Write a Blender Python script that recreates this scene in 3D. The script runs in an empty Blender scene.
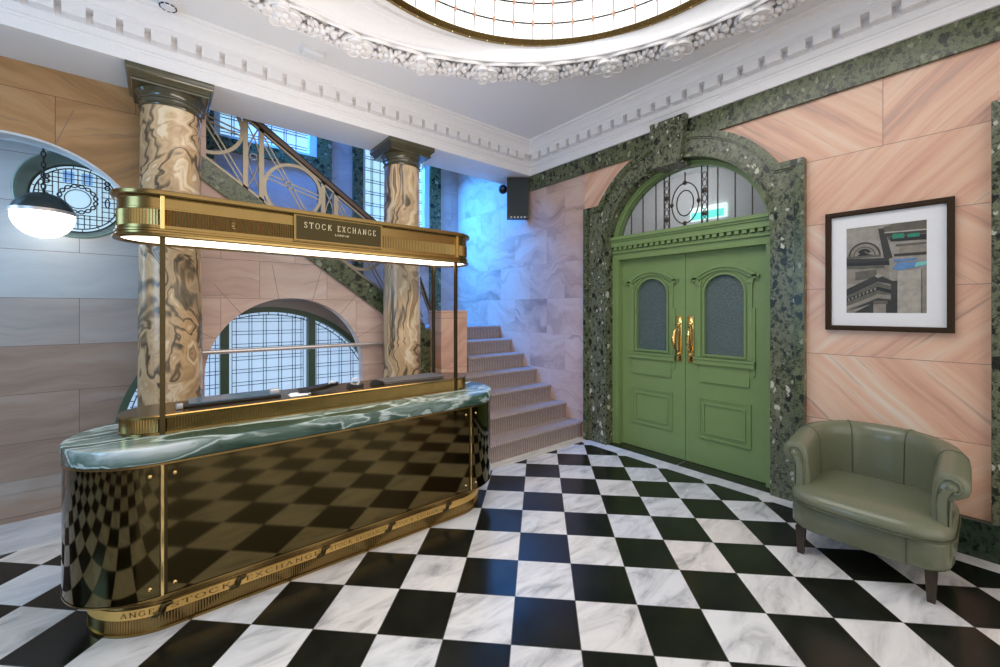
import bpy, bmesh, math, random
from mathutils import Vector, Matrix
from mathutils.geometry import tessellate_polygon
random.seed(7)
PI = math.pi
COL = bpy.context.scene.collection
# ------------------------------------------------------------------ node helper
class G:
    def __init__(s, name):
        s.m = bpy.data.materials.new(name); s.m.use_nodes = True
        s.t = s.m.node_tree; s.n = s.t.nodes; s.l = s.t.links
        s.b = s.n['Principled BSDF']
    def put(s, sock, v):
        if isinstance(v, bpy.types.NodeSocket): s.l.new(v, sock)
        elif v is not None:
            if sock.type == 'RGBA' and len(v) == 3: v = (*v, 1)
            sock.default_value = v
    def pos(s): return s.n.new('ShaderNodeNewGeometry').outputs['Position']
    def sep(s, v):
        x = s.n.new('ShaderNodeSeparateXYZ'); s.put(x.inputs[0], v); return x.outputs
    def comb(s, x, y, z):
        c = s.n.new('ShaderNodeCombineXYZ')
        for i, v in enumerate((x, y, z)): s.put(c.inputs[i], v)
        return c.outputs[0]
    def ma(s, op, a, b=None, c=None):
        m = s.n.new('ShaderNodeMath'); m.operation = op
        for i, v in enumerate((a, b, c)):
            if v is not None: s.put(m.inputs[i], v)
        return m.outputs[0]
    def mapping(s, v, rot=(0, 0, 0), sc=(1, 1, 1), loc=(0, 0, 0)):
        m = s.n.new('ShaderNodeMapping'); s.put(m.inputs[0], v)
        m.inputs['Rotation'].default_value = rot; m.inputs['Scale'].default_value = sc; m.inputs['Location'].default_value = loc
        return m.outputs[0]
    def noise(s, v, sc, det=4, rough=.55, dist=0, out=0):
        m = s.n.new('ShaderNodeTexNoise'); s.put(m.inputs['Vector'], v)
        m.inputs['Scale'].default_value = sc; m.inputs['Detail'].default_value = det
        m.inputs['Roughness'].default_value = rough; m.inputs['Distortion'].default_value = dist
        return m.outputs[out]
    def white(s, v, out=0):
        m = s.n.new('ShaderNodeTexWhiteNoise'); s.put(m.inputs['Vector'], v); return m.outputs[out]
    def vor(s, v, sc, out='Distance', feat='F1', rnd=1):
        m = s.n.new('ShaderNodeTexVoronoi'); m.feature = feat; s.put(m.inputs['Vector'], v)
        m.inputs['Scale'].default_value = sc; m.inputs['Randomness'].default_value = rnd
        return m.outputs[out]
    def ramp(s, f, stops, interp='LINEAR'):
        r = s.n.new('ShaderNodeValToRGB'); s.put(r.inputs[0], f); e = r.color_ramp.elements; r.color_ramp.interpolation = interp
        while len(e) < len(stops): e.new(.5)
        for i, (p, c) in enumerate(stops):
            e[i].position = p; e[i].color = (*c, 1) if len(c) == 3 else c
        return r.outputs[0]
    def mix(s, f, a, b, mode='MIX'):
        m = s.n.new('ShaderNodeMix'); m.data_type = 'RGBA'; m.blend_type = mode
        s.put(m.inputs[0], f); s.put(m.inputs[6], a); s.put(m.inputs[7], b); return m.outputs[2]
    def vadd(s, a, b, sc=1):
        m = s.n.new('ShaderNodeVectorMath'); m.operation = 'MULTIPLY_ADD'
        s.put(m.inputs[0], b); m.inputs[1].default_value = (sc,)*3; s.put(m.inputs[2], a); return m.outputs[0]
    def fin(s, col=None, rough=.5, metal=0, spec=None, bump=None, bstr=.2, bdist=.01, coat=0):
        s.put(s.b.inputs['Base Color'], col); s.put(s.b.inputs['Roughness'], rough); s.put(s.b.inputs['Metallic'], metal)
        if spec is not None: s.b.inputs['Specular IOR Level'].default_value = spec
        if coat: s.b.inputs['Coat Weight'].default_value = coat; s.b.inputs['Coat Roughness'].default_value = .06
        if bump is not None:
            b = s.n.new('ShaderNodeBump'); s.put(b.inputs['Height'], bump); b.inputs['Strength'].default_value = bstr
            b.inputs['Distance'].default_value = bdist; s.l.new(b.outputs[0], s.b.inputs['Normal'])
        return s.m
def plain(name, col, rough=.5, metal=0, spec=None, coat=0, var=.0, nsc=30, bstr=0):
    g = G(name); c = col; bump = None
    n = g.noise(g.pos(), nsc, 4)
    v = max(var, .03)
    c = g.mix(n, tuple(x*(1-v) for x in col), tuple(min(1, x*(1+v)) for x in col))
    if bstr: bump = n
    return g.fin(c, rough, metal, spec, bump, bstr, .004, coat)
def emis(name, col, st, var=None):
    g = G(name); g.b.inputs['Base Color'].default_value = (*[min(1, c*.8) for c in col], 1); g.b.inputs['Roughness'].default_value = .35
    c = col
    if var: c = g.mix(g.noise(g.pos(), var[1], 3), col, var[0])
    g.put(g.b.inputs['Emission Color'], c); g.b.inputs['Emission Strength'].default_value = st
    return g.m
def glass(name, col, rough=.05, alpha=.25):
    g = G(name); g.b.inputs['Alpha'].default_value = alpha
    return g.fin(col, rough, 0)
# ------------------------------------------------------------------ materials
def mat_blocks(name, axis, h, w, z0, cols, ang, vs=(.9, 9), joint=(.30, .2, .16), rough=.22, flip=True, warp=.35, jw=.004, woff=.5, cont=1.0, x0=0., jrow=None, stk=(.63, .72, .55), pale=None):
    g = G(name); p = g.sep(g.pos()); a = p[0] if axis == 'x' else p[1]; z = p[2]
    zr = g.ma('DIVIDE', g.ma('SUBTRACT', z, z0), h); row = g.ma('FLOOR', zr)
    par = g.ma('FLOORED_MODULO', row, 2.)
    ar = g.ma('ADD', g.ma('DIVIDE', g.ma('SUBTRACT', a, x0), w), g.ma('MULTIPLY', par, woff)); colm = g.ma('FLOOR', ar)
    if jrow is not None: colm = g.ma('MULTIPLY', g.ma('ADD', colm, 10.), g.ma('GREATER_THAN', row, jrow-.5))
    rnd = g.white(g.comb(row, colm, 3.))
    # chevron: mirror the vein direction
    if flip:
        sg = g.ma('SUBTRACT', 1., g.ma('MULTIPLY', g.ma('FLOORED_MODULO', g.ma('ADD', row, colm), 2.), 2.))
    else: sg = 1.
    ca, sa = math.cos(ang), math.sin(ang)
    a2 = g.ma('MULTIPLY', a, sg)
    wv = g.noise(g.comb(a, z, rnd), 1.6, 3, .5)
    al = g.ma('ADD', g.ma('MULTIPLY', a2, ca), g.ma('MULTIPLY', z, sa))
    ac = g.ma('ADD', g.ma('ADD', g.ma('MULTIPLY', a2, -sa), g.ma('MULTIPLY', z, ca)), g.ma('MULTIPLY', wv, warp))
    v = g.comb(g.ma('MULTIPLY', al, vs[0]), g.ma('MULTIPLY', ac, vs[1]), g.ma('MULTIPLY', rnd, 17.))
    n = g.noise(v, 1.0, 7, .62)
    f = g.ma('ADD', g.ma('MULTIPLY', g.ma('SUBTRACT', n, .5), 1.5*cont), .5)
    f = g.ma('ADD', f, g.ma('MULTIPLY', g.ma('SUBTRACT', rnd, .5), .22))
    c = g.ramp(f, [(i/(len(cols)-1), q) for i, q in enumerate(cols)])
    # thin grey streaks
    n2 = g.noise(g.comb(g.ma('MULTIPLY', al, vs[0]*1.4), g.ma('MULTIPLY', ac, vs[1]*2.2), g.ma('MULTIPLY', rnd, 31.)), 1., 5, .6)
    st = g.ramp(n2, [(0, (0, 0, 0)), (stk[0], (0, 0, 0)), (stk[1], (1, 1, 1))])
    c = g.mix(g.ma('MULTIPLY', st, stk[2]), c, tuple(x*.45+.06 for x in cols[1]))
    if pale:   # row by row mix toward a paler tone
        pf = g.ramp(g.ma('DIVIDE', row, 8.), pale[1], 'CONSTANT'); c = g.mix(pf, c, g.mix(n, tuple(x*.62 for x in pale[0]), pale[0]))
    fz = g.ma('FRACT', zr); fa = g.ma('FRACT', ar)
    ez = g.ma('MULTIPLY', g.ma('MINIMUM', fz, g.ma('SUBTRACT', 1., fz)), h)
    ea = g.ma('MULTIPLY', g.ma('MINIMUM', fa, g.ma('SUBTRACT', 1., fa)), w)
    if jrow is not None: ea = g.ma('ADD', ea, g.ma('MULTIPLY', g.ma('LESS_THAN', row, jrow-.5), 9.))
    j = g.ma('LESS_THAN', g.ma('MINIMUM', ez, ea), jw*.5)
    c = g.mix(j, c, joint)
    return g.fin(c, rough, 0, .4, g.ma('SUBTRACT', 1., j), .3, .003)
PK = [(.46, .30, .24), (.68, .38, .27), (.76, .47, .33), (.78, .56, .42), (.80, .71, .60)]
M = {}
M['pink'] = mat_blocks('peach_marble', 'y', .49, 1.42, .68, PK, .78, (.5, 8.5), x0=.503, woff=0., rough=.25, warp=.07, cont=1.5, jrow=4, stk=(.585, .68, .7))
M['pinkx'] = mat_blocks('rose_marble', 'x', .36, .62, .17, [(.40, .27, .24), (.54, .36, .30), (.64, .45, .37), (.70, .52, .44), (.70, .58, .52)], .08, (.8, 7), flip=False, rough=.28, x0=.1)
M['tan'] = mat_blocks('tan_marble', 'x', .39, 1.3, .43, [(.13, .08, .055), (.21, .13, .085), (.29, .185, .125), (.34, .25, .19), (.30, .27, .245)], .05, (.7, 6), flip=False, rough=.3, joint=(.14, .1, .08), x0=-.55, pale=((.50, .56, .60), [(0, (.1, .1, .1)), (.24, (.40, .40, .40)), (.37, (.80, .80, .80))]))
M['orange'] = mat_blocks('amber_marble', 'x', .62, .9, 2.48, [(.19, .10, .04), (.31, .165, .065), (.42, .225, .09), (.50, .30, .14), (.42, .30, .18)], .35, (.8, 7), flip=True, rough=.3, joint=(.16, .08, .04), x0=-.62)
M['stairwall'] = mat_blocks('pale_rose_marble', 'y', .45, .62, .30, [(.22, .17, .15), (.46, .30, .24), (.62, .42, .34), (.66, .49, .41), (.48, .43, .40)], .22, (.9, 3.6), flip=False, rough=.3, warp=1.0, cont=1.3, joint=(.42, .30, .25), jw=.003)
M['landing'] = mat_blocks('pale_marble', 'x', .45, .62, .30, [(.22, .2, .2), (.36, .32, .32), (.46, .42, .42), (.52, .48, .47), (.5, .48, .48)], .18, (1.0, 4.5), flip=False, rough=.3, warp=.8, joint=(.4, .35, .33), jw=.003)
def breccia(name, dk, md, lt, wh, sc=14, rough=.2, sp=.5):
    g = G(name); p = g.pos(); w = g.noise(p, 16, 5, .7, 0, 1)
    v = g.vadd(g.mapping(p, (.5, .3, .7), (1, 1.5, 1)), w, .085)
    n = g.noise(p, sc*3.2, 9, .8, .2); n2 = g.noise(p, 5, 4)
    c1 = g.sep(g.vor(v, sc*2.4, 'Color'))[0]
    f = g.ma('ADD', g.ma('ADD', g.ma('MULTIPLY', n, .95), g.ma('MULTIPLY', c1, .12)), g.ma('MULTIPLY', n2, .16))
    a = g.ramp(f, [(.46, dk), (.57, md), (.66, lt), (.74, md), (.85, lt)])
    def shard(a, off, s_, th, dd, col, k, ch):
        q = g.vadd(v, (off, off*.7, off*1.3)); c = g.sep(g.vor(q, s_, 'Color'))[ch]; d = g.vor(q, s_, 'Distance')
        return g.mix(g.ma('MULTIPLY', g.ma('MULTIPLY', g.ma('LESS_THAN', c, th), g.ma('LESS_THAN', d, dd)), k), a, col)
    a = shard(a, 1.1, sc*.85, .24, .42, dk, .92, 1)
    a = shard(a, 4.1, sc*1.5, .22, .40, dk, .85, 0)
    a = shard(a, 2.3, sc*.8, .12, .30, wh, sp, 2)
    a = shard(a, 7.7, sc*1.6, .12, .34, wh, sp*.8, 1)
    a = shard(a, 5.2, sc*1.0, .10, .40, lt, .8, 1)
    return g.fin(a, rough, 0, .5)
M['green'] = breccia('green_breccia_marble', (.008, .011, .006), (.060, .068, .036), (.19, .20, .125), (.62, .60, .50), 13, .25, .85)
M['green2'] = breccia('dark_green_marble', (.008, .012, .006), (.050, .062, .028), (.15, .17, .085), (.42, .44, .30), 12, .25, .5)
M['green3'] = breccia('deep_green_marble', (.006, .012, .008), (.016, .03, .018), (.04, .065, .04), (.1, .13, .09), 20, .15, .2)
def floor_mat():
    g = G('checker_marble'); p = g.sep(g.pos()); T = .31082; q = math.sqrt(.5)
    u = g.ma('DIVIDE', g.ma('ADD', g.ma('MULTIPLY', g.ma('SUBTRACT', p[0], p[1]), q), .12749), T)
    v = g.ma('DIVIDE', g.ma('SUBTRACT', g.ma('MULTIPLY', g.ma('ADD', p[0], p[1]), q), 1.83251), T)
    iu, iv = g.ma('FLOOR', u), g.ma('FLOOR', v)
    par = g.ma('FLOORED_MODULO', g.ma('ADD', iu, iv), 2.)
    cell = g.comb(iu, iv, 0.); r = g.white(cell); rc = g.white(cell, 1)
    pp = g.vadd(g.pos(), rc, 9.)
    ang = g.mapping(pp, (0, 0, .9), (1, 3.2, 1))
    n = g.noise(ang, 2.6, 8, .62, .9)
    w = g.ramp(n, [(.30, (.36, .36, .37)), (.44, (.66, .65, .65)), (.56, (.80, .79, .78)), (.8, (.86, .85, .84))])
    tint = g.ramp(r, [(0, (1, .98, .96)), (.45, (.97, .98, 1)), (.8, (1, .93, .86)), (1, (.90, .93, .99))])
    w = g.mix(1., w, tint, 'MULTIPLY')
    k = g.ramp(g.noise(pp, 5, 6, .7), [(.4, (.007, .008, .006)), (.75, (.020, .021, .015))])
    c = g.mix(par, k, w)
    fu, fv = g.ma('FRACT', u), g.ma('FRACT', v)
    e = g.ma('MINIMUM', g.ma('MINIMUM', fu, g.ma('SUBTRACT', 1., fu)), g.ma('MINIMUM', fv, g.ma('SUBTRACT', 1., fv)))
    j = g.ma('LESS_THAN', e, .006)
    c = g.mix(j, c, (.12, .11, .10))
    rg = g.ma('ADD', g.ma('ADD', .12, g.ma('MULTIPLY', par, .06)), g.ma('MULTIPLY', g.noise(pp, 9, 4), .14))
    return g.fin(c, rg, 0, .38)
M['floor'] = floor_mat()
def white_marble(name, a, b, sc=3):
    g = G(name); n = g.noise(g.mapping(g.pos(), (0, 0, .5), (1, 3, 1)), sc, 8, .6, .8)
    return g.fin(g.ramp(n, [(.35, a), (.6, b)]), .3)
M['border'] = white_marble('white_border_marble', (.55, .55, .56), (.78, .76, .73))
M['plinthw'] = white_marble('grey_white_marble', (.42, .42, .44), (.66, .66, .68))
M['black'] = plain('black_marble', (.012, .013, .008), .18, spec=.5, var=.3)
M['plaster'] = plain('white_plaster', (.86, .855, .87), .6)
M['plaster2'] = plain('white_cornice_plaster', (.90, .875, .875), .55)
def onyx(name, off, amp=1.0, zs=.6):
    g = G(name); p = g.vadd(g.pos(), (off, off, off)); w = g.noise(p, 1.6, 3, .5, .8, 1)
    q = g.mapping(g.vadd(p, w, .55*amp), (0, .25, 0), (1.9, 1.9, zs))
    n = g.noise(q, 1.7, 3.2, .45, 1.4)
    s = g.ma('SINE', g.ma('MULTIPLY', n, 62.)); s2 = g.ma('SINE', g.ma('MULTIPLY', n, 23.))
    f = g.ma('ADD', g.ma('ADD', g.ma('MULTIPLY', s, .15), g.ma('MULTIPLY', s2, .22)), g.ma('ADD', .22, g.ma('MULTIPLY', g.noise(q, 4, 6, .6), .62)))
    c = g.ramp(f, [(.12, (.09, .066, .04)), (.30, (.25, .17, .095)), (.5, (.50, .33, .175)), (.66, (.64, .44, .245)), (.9, (.80, .66, .45))])
    c = g.mix(g.ramp(g.noise(p, 1.3, 3), [(.48, (0, 0, 0)), (.7, (.6, .6, .6))]), c, (.27, .24, .18))
    return g.fin(c, .24, 0, .5)
M['onyx'] = onyx('swirled_onyx', 0); M['onyx2'] = onyx('swirled_onyx_pale', 3.3, .6, .32)
M['bronzecap'] = plain('dark_olive_capital_marble', (.075, .066, .035), .18, 0, .8, var=.35, nsc=14)
def ctop():
    g = G('green_white_marble'); p = g.pos(); w = g.noise(p, 2.2, 3, .5, .4, 1)
    q = g.mapping(g.vadd(p, w, .16), (0, .30, .35), (.6, 3.2, 4))
    n = g.noise(q, 1.05, 7, .55, .7)
    c = g.ramp(n, [(.30, (.010, .035, .024)), (.42, (.02, .055, .038)), (.48, (.07, .13, .10)), (.505, (.55, .64, .63)), (.53, (.09, .16, .13)), (.60, (.26, .34, .32)), (.68, (.68, .75, .77))])
    return g.fin(c, .12, 0, .6)
M['ctop'] = ctop()
M['bronze'] = plain('polished_bronze', (.105, .080, .034), .06, 1, var=.15, nsc=2.5)
M['brass'] = plain('antique_brass', (.30, .198, .072), .25, 1, var=.12, nsc=9)
M['brassp'] = plain('polished_brass', (.82, .58, .22), .12, 1, var=.08)
M['ribbon'] = plain('ribbon_brass', (.80, .50, .15), .45, .35, var=.08)
M['darkbrass'] = plain('dark_brass', (.075, .055, .025), .3, 1, var=.2)
M['letterdk'] = plain('engraved_letter', (.12, .07, .02), .5, .5)
M['letterlt'] = plain('pale_gold_letter', (.85, .74, .5), .3, .6)
M['door'] = plain('sage_green_paint', (.205, .300, .110), .38, var=.06, nsc=8)
M['leather'] = plain('olive_leather', (.165, .176, .112), .25, 0, .5, var=.1, nsc=90, bstr=.10)
M['piping'] = plain('olive_leather_piping', (.07, .078, .043), .4)
M['wood'] = plain('dark_walnut_leg', (.035, .022, .012), .35, var=.3, nsc=40)
M['frame'] = plain('dark_wenge_frame', (.035, .019, .009), .65, 0, .2, var=.3, nsc=60)
M['mat'] = plain('white_mount_board', (.80, .80, .82), .7)
M['blackp'] = plain('black_plastic', (.012, .012, .013), .35)
M['blackg'] = plain('black_glass', (.02, .03, .045), .06)
M['grille'] = plain('speaker_grille', (.02, .026, .028), .6, var=.3, nsc=200)
M['whitep'] = plain('white_plastic', (.8, .81, .84), .35)
M['iron'] = plain('dark_lead', (.015, .10, .13), .45, .0)
M['ironw'] = plain('black_lead', (.010, .014, .02), .45, .0)
M['gframe'] = plain('dark_green_window_frame', (.055, .10, .062), .4)
M['rail'] = plain('bronze_balustrade', (.34, .28, .20), .38, .5, var=.15)
M['handrail'] = plain('dark_bronze_handrail', (.075, .052, .04), .25, .6, var=.1)
M['steel'] = plain('brushed_rod', (.62, .55, .52), .3, .6)
M['lampcap'] = plain('grey_green_metal', (.06, .075, .072), .28, .7)
M['blueglass'] = plain('tinted_screen', (.10, .17, .24), .12, .2)
M['grey'] = plain('grey_aluminium', (.4, .4, .42), .3, .6)
M['clear'] = glass('clear_acrylic', (.85, .9, .95), .05, .35)
M['paper'] = plain('white_paper', (.8, .84, .9), .6)
M['lampglow'] = emis('opal_glass_glow', (1, .97, .9), 4.5)
M['strip'] = emis('canopy_light', (1, .83, .66), 3.6)
M['sky'] = emis('skylight_glass', (.95, .98, 1.0), 1.15)
M['winA'] = emis('window_daylight', (.42, .60, .90), .72, ((.55, .76, .98), 1.4))
M['winB'] = emis('stair_window_daylight', (.36, .66, .86), .9, ((.62, .9, 1.0), 1.2))
M['winC'] = emis('oculus_daylight', (.40, .60, .78), .8, ((.55, .78, .9), 6))
M['winCb'] = emis('oculus_blue_pane', (.20, .42, .78), .65)
M['reflc'] = emis('sign_reflection_cyan', (.1, .85, .75), 1.6); M['reflw'] = emis('sign_reflection_white', (.8, 1, .95), 1.6)
M['ribw'] = plain('skylight_rib', (.55, .50, .48), .5)
def frosted():
    g = G('frosted_glass'); n = g.noise(g.pos(), 55, 5, .7)
    c = g.mix(n, (.035, .065, .055), (.12, .17, .165))
    return g.fin(c, .16, 0, .8, n, .9, .01)
M['frost'] = frosted()
M['tglass'] = glass('transom_glass', (.20, .23, .23), .03, .30)
def carpet():
    g = G('ribbed_carpet'); p = g.sep(g.pos())
    s = g.ma('SINE', g.ma('MULTIPLY', p[0], 235.)); f = g.ma('ADD', g.ma('MULTIPLY', s, .25), .5)
    n = g.noise(g.pos(), 45, 5, .7); f = g.ma('ADD', f, g.ma('MULTIPLY', g.ma('SUBTRACT', n, .5), .7))
    return g.fin(g.ramp(f, [(.15, (.20, .145, .13)), (.5, (.36, .285, .265)), (.85, (.52, .44, .42))]), .95, 0, .1, f, .5, .006)
M['carpet'] = carpet()
# ------------------------------------------------------------------ mesh helper
class MB:
    def __init__(s): s.v = []; s.f = []; s.mi = []; s.cur = 0
    def add(s, vs, fs):
        o = len(s.v); s.v += [tuple(v) for v in vs]; s.f += [tuple(o+i for i in f) for f in fs]; s.mi += [s.cur]*len(fs); return s
    def box(s, a, b, bev=0):
        x0, y0, z0 = [min(p, q) for p, q in zip(a, b)]; x1, y1, z1 = [max(p, q) for p, q in zip(a, b)]
        if bev <= 0:
            vs = [(x, y, z) for x in (x0, x1) for y in (y0, y1) for z in (z0, z1)]
            return s.add(vs, [(0, 1, 3, 2), (4, 6, 7, 5), (0, 4, 5, 1), (2, 3, 7, 6), (0, 2, 6, 4), (1, 5, 7, 3)])
        bm = bmesh.new(); bmesh.ops.create_cube(bm, size=1)
        for v in bm.verts: v.co = Vector(((x0+x1)/2+v.co.x*(x1-x0), (y0+y1)/2+v.co.y*(y1-y0), (z0+z1)/2+v.co.z*(z1-z0)))
        bmesh.ops.bevel(bm, geom=bm.edges[:], offset=bev, segments=3, affect='EDGES', profile=.5)
        return s.frombm(bm)
    def frombm(s, bm, mat=None):
        bm.verts.index_update(); vs = [(mat @ v.co if mat else v.co) for v in bm.verts]
        s.add(vs, [[v.index for v in f.verts] for f in bm.faces]); bm.free(); return s
    def obox(s, c, ax, ay, az, hx, hy, hz):
        c, ax, ay, az = Vector(c), Vector(ax).normalized(), Vector(ay).normalized(), Vector(az).normalized()
        vs = [c+ax*i*hx+ay*j*hy+az*k*hz for i in (-1, 1) for j in (-1, 1) for k in (-1, 1)]
        return s.add(vs, [(0, 1, 3, 2), (4, 6, 7, 5), (0, 4, 5, 1), (2, 3, 7, 6), (0, 2, 6, 4), (1, 5, 7, 3)])
    def bar(s, a, b, w, t, up=(0, 1, 0)):
        a, b = Vector(a), Vector(b); d = (b-a); L = d.length; d.normalize(); u = Vector(up); sd = d.cross(u).normalized(); u = sd.cross(d).normalized()
        return s.obox((a+b)/2, d, sd, u, L/2, w/2, t/2)
    def tube(s, pts, r, n=8, closed=False, cap=True):
        pts = [Vector(p) for p in pts]; N = len(pts); rings = []
        prev = None
        for i, p in enumerate(pts):
            if closed: d = pts[(i+1) % N]-pts[i-1]
            else: d = pts[min(i+1, N-1)]-pts[max(i-1, 0)]
            d.normalize()
            if prev is None:
                u = Vector((0, 0, 1)) if abs(d.z) < .9 else Vector((1, 0, 0)); u = (u-d*u.dot(d)).normalized()
            else: u = (prev-d*prev.dot(d)).normalized()
            prev = u; w = d.cross(u); rr = r[i] if isinstance(r, (list, tuple)) else r
            rings.append([p+(u*math.cos(2*PI*k/n)+w*math.sin(2*PI*k/n))*rr for k in range(n)])
        return s.rings(rings, closed, cap)
    def rings(s, rings, closed=False, cap=True, ringclosed=True):
        n = len(rings[0]); N = len(rings); vs = [v for r in rings for v in r]; fs = []
        for i in range(N if closed else N-1):
            for k in range(n if ringclosed else n-1):
                a, b = i*n+k, i*n+(k+1) % n; c, d = ((i+1) % N)*n+(k+1) % n, ((i+1) % N)*n+k
                fs.append((a, b, c, d))
        if cap and not closed and ringclosed: fs += [tuple(range(n))[::-1], tuple((N-1)*n+k for k in range(n))]
        return s.add(vs, fs)
    def lathe(s, c, prof, n=48, a0=0, a1=2*PI):
        full = abs(a1-a0-2*PI) < 1e-6; m = n if full else n+1
        rs = [[(c[0]+r*math.cos(a0+(a1-a0)*k/n), c[1]+r*math.sin(a0+(a1-a0)*k/n), c[2]+z) for r, z in prof] for k in range(m)]
        return s.rings(rs, full, False, False)
    def ell(s, c, ax, ay, az, nu=10, nv=7):
        c = Vector(c); ax, ay, az = Vector(ax), Vector(ay), Vector(az); rs = []
        for i in range(nv+1):
            t = PI*i/nv; rs.append([c+az*math.cos(t)+(ax*math.cos(2*PI*k/nu)+ay*math.sin(2*PI*k/nu))*max(math.sin(t), .02) for k in range(nu)])
        return s.rings(rs)
    def ext(s, loops, f, w0, w1, sides=True, back=True):
        """extruded polygon with holes; f(u,v,w)->xyz"""
        tri = tessellate_polygon([[Vector((u, v, 0)) for u, v in lp] for lp in loops]); fl = [p for lp in loops for p in lp]; n = len(fl)
        vs = [f(u, v, w0) for u, v in fl]+[f(u, v, w1) for u, v in fl]
        fs = [tuple(t) for t in tri]
        if back: fs += [tuple(i+n for i in t)[::-1] for t in tri]
        if sides:
            o = 0
            for lp in loops:
                m = len(lp)
                for i in range(m): a, b = o+i, o+(i+1) % m; fs.append((a, b, b+n, a+n))
                o += m
        return s.add(vs, fs)
ORG = {}
def make(name, mb, mats, parent=None, smooth=35, org=None):
    me = bpy.data.meshes.new(name)
    o = Vector(org) if org is not None else (ORG[parent.name] if parent else Vector((0, 0, 0)))
    me.from_pydata([tuple(Vector(v)-o) for v in mb.v], [], mb.f)
    if not isinstance(mats, (list, tuple)): mats = [mats]
    for m in mats: me.materials.append(m)
    if len(mats) > 1: me.polygons.foreach_set('material_index', mb.mi)
    bm = bmesh.new(); bm.from_mesh(me); bmesh.ops.recalc_face_normals(bm, faces=bm.faces); bm.to_mesh(me); bm.free()
    if smooth:
        me.polygons.foreach_set('use_smooth', [True]*len(me.polygons)); me.set_sharp_from_angle(angle=math.radians(smooth))
    me.update(); ob = bpy.data.objects.new(name, me); COL.objects.link(ob)
    if parent: ob.parent = parent
    else: ob.location = o
    ORG[ob.name] = o
    return ob
def thing(name, label, cat, loc=(0, 0, 0), group=None, kind=None):
    o = bpy.data.objects.new(name, None); COL.objects.link(o); o.location = loc; o.empty_display_size = .1
    ORG[o.name] = Vector(loc)
    if kind: o['kind'] = kind
    if label: o['label'] = label
    if cat: o['category'] = cat
    if group: o['group'] = group
    return o
def tag(o, label=None, cat=None, group=None, kind=None):
    for k, v in (('label', label), ('category', cat), ('group', group), ('kind', kind)):
        if v: o[k] = v
    return o
def copytree(o, parent=None):
    c = o.copy(); COL.objects.link(c)
    if parent: c.parent = parent
    for ch in list(o.children): copytree(ch, c)
    ORG[c.name] = ORG[o.name]
    return c
FX = lambda u, v, w: (w, u, v)      # polygon in (y,z), extruded along x
FY = lambda u, v, w: (u, w, v)      # polygon in (x,z), extruded along y
def arc(cx, cz, r, a0, a1, n=32, rz=None):
    rz = rz or r
    return [(cx+r*math.cos(a0+(a1-a0)*i/n), cz+rz*math.sin(a0+(a1-a0)*i/n)) for i in range(n+1)]
CZ = 3.66   # ceiling height
# ------------------------------------------------------------------ floor
mb = MB(); mb.box((-3.2, -2.8, -.12), (3.68, 3.01, 0)); mb.box((-3.2, 3.01, -.12), (2.2, 3.88, 0))
tag(make('floor', mb, M['floor']), kind='structure')
mb = MB(); mb.box((3.68, -2.8, -.12), (4.4, 3.01, .001)); mb.box((2.2, 3.01, -.12), (4.4, 3.14, .001)); tag(make('trim_1', mb, M['border'], smooth=0), kind='structure')
mb = MB(); mb.box((-3.2, 3.895, -.12), (2.2, 4.9, .004)); tag(make('trim_2', mb, M['plinthw'], smooth=0), kind='structure')
mb = MB(); mb.box((-3.2, 3.88, -.12), (2.2, 3.895, .010)); tag(make('trim_3', mb, M['border'], smooth=0), kind='structure')
DY, DH, DZ = 1.965, .795, 2.15
# ------------------------------------------------------------------ door wall
def doorhole(r=DH, z0=0.):  # opening outline
    return [(DY-r, z0), (DY+r, z0)]+arc(DY, DZ, r, 0, PI, 40)
mb = MB()
mb.ext([[(-2.8, 0), (DY-DH-.02, 0)]+arc(DY, DZ, DH+.02, PI, 0, 40)+[(DY+DH+.02, 0), (3.10, 0), (3.10, 3.4), (-2.8, 3.4)]], FX, 3.85, 4.05)
tag(make('wall_right', mb, M['pink'], smooth=0), kind='structure')
mb = MB(); mb.box((3.85, 3.10, 0), (4.05, 5.8, 4.9)); tag(make('wall_stair', mb, M['stairwall'], smooth=0), kind='structure')
mb = MB(); mb.box((3.82, -2.8, 3.105), (3.90, 4.02, 3.33)); tag(make('trim_4', mb, M['green2'], smooth=0), kind='structure')
mb = MB(); mb.box((3.80, -2.8, 0), (3.87, .93, .225), .004); tag(make('baseboard_right', mb, M['green3'], smooth=0), kind='structure')
mb = MB(); mb.box((3.80, -.36, .225), (3.87, .022, 2.74), .004); tag(make('trim_5', mb, M['green'], smooth=0), kind='structure')
# marble architrave
AO = 1.005; SH = 1.062; OY = 2.0; SZ = 2.67; sd = math.sqrt(AO**2-(SZ-2.17)**2); a_s = math.asin((SZ-2.17)/AO)
outer = [(OY-SH, 0), (OY-SH, SZ)]+arc(OY-.02, 2.17, AO, PI-a_s, a_s, 40)+[(OY+SH, SZ), (OY+SH, 0)]
inner = [(DY+DH, 0)]+arc(DY, DZ, DH, 0, PI, 40)+[(DY-DH, 0)]
mb = MB(); mb.ext([outer+inner], FX, 3.80, 4.04)
arch = make('trim_6', mb, M['green'], smooth=30); tag(arch, kind='structure')
def offs(pts, d):
    out = []
    for i, p in enumerate(pts):
        a = Vector(pts[max(i-1, 0)]); b = Vector(pts[min(i+1, len(pts)-1)]); t = (b-a).normalized(); n = Vector((t.y, -t.x)); out.append((p[0]+n.x*d, p[1]+n.y*d))
    return out
mb = MB()   # raised outer fillet
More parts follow.
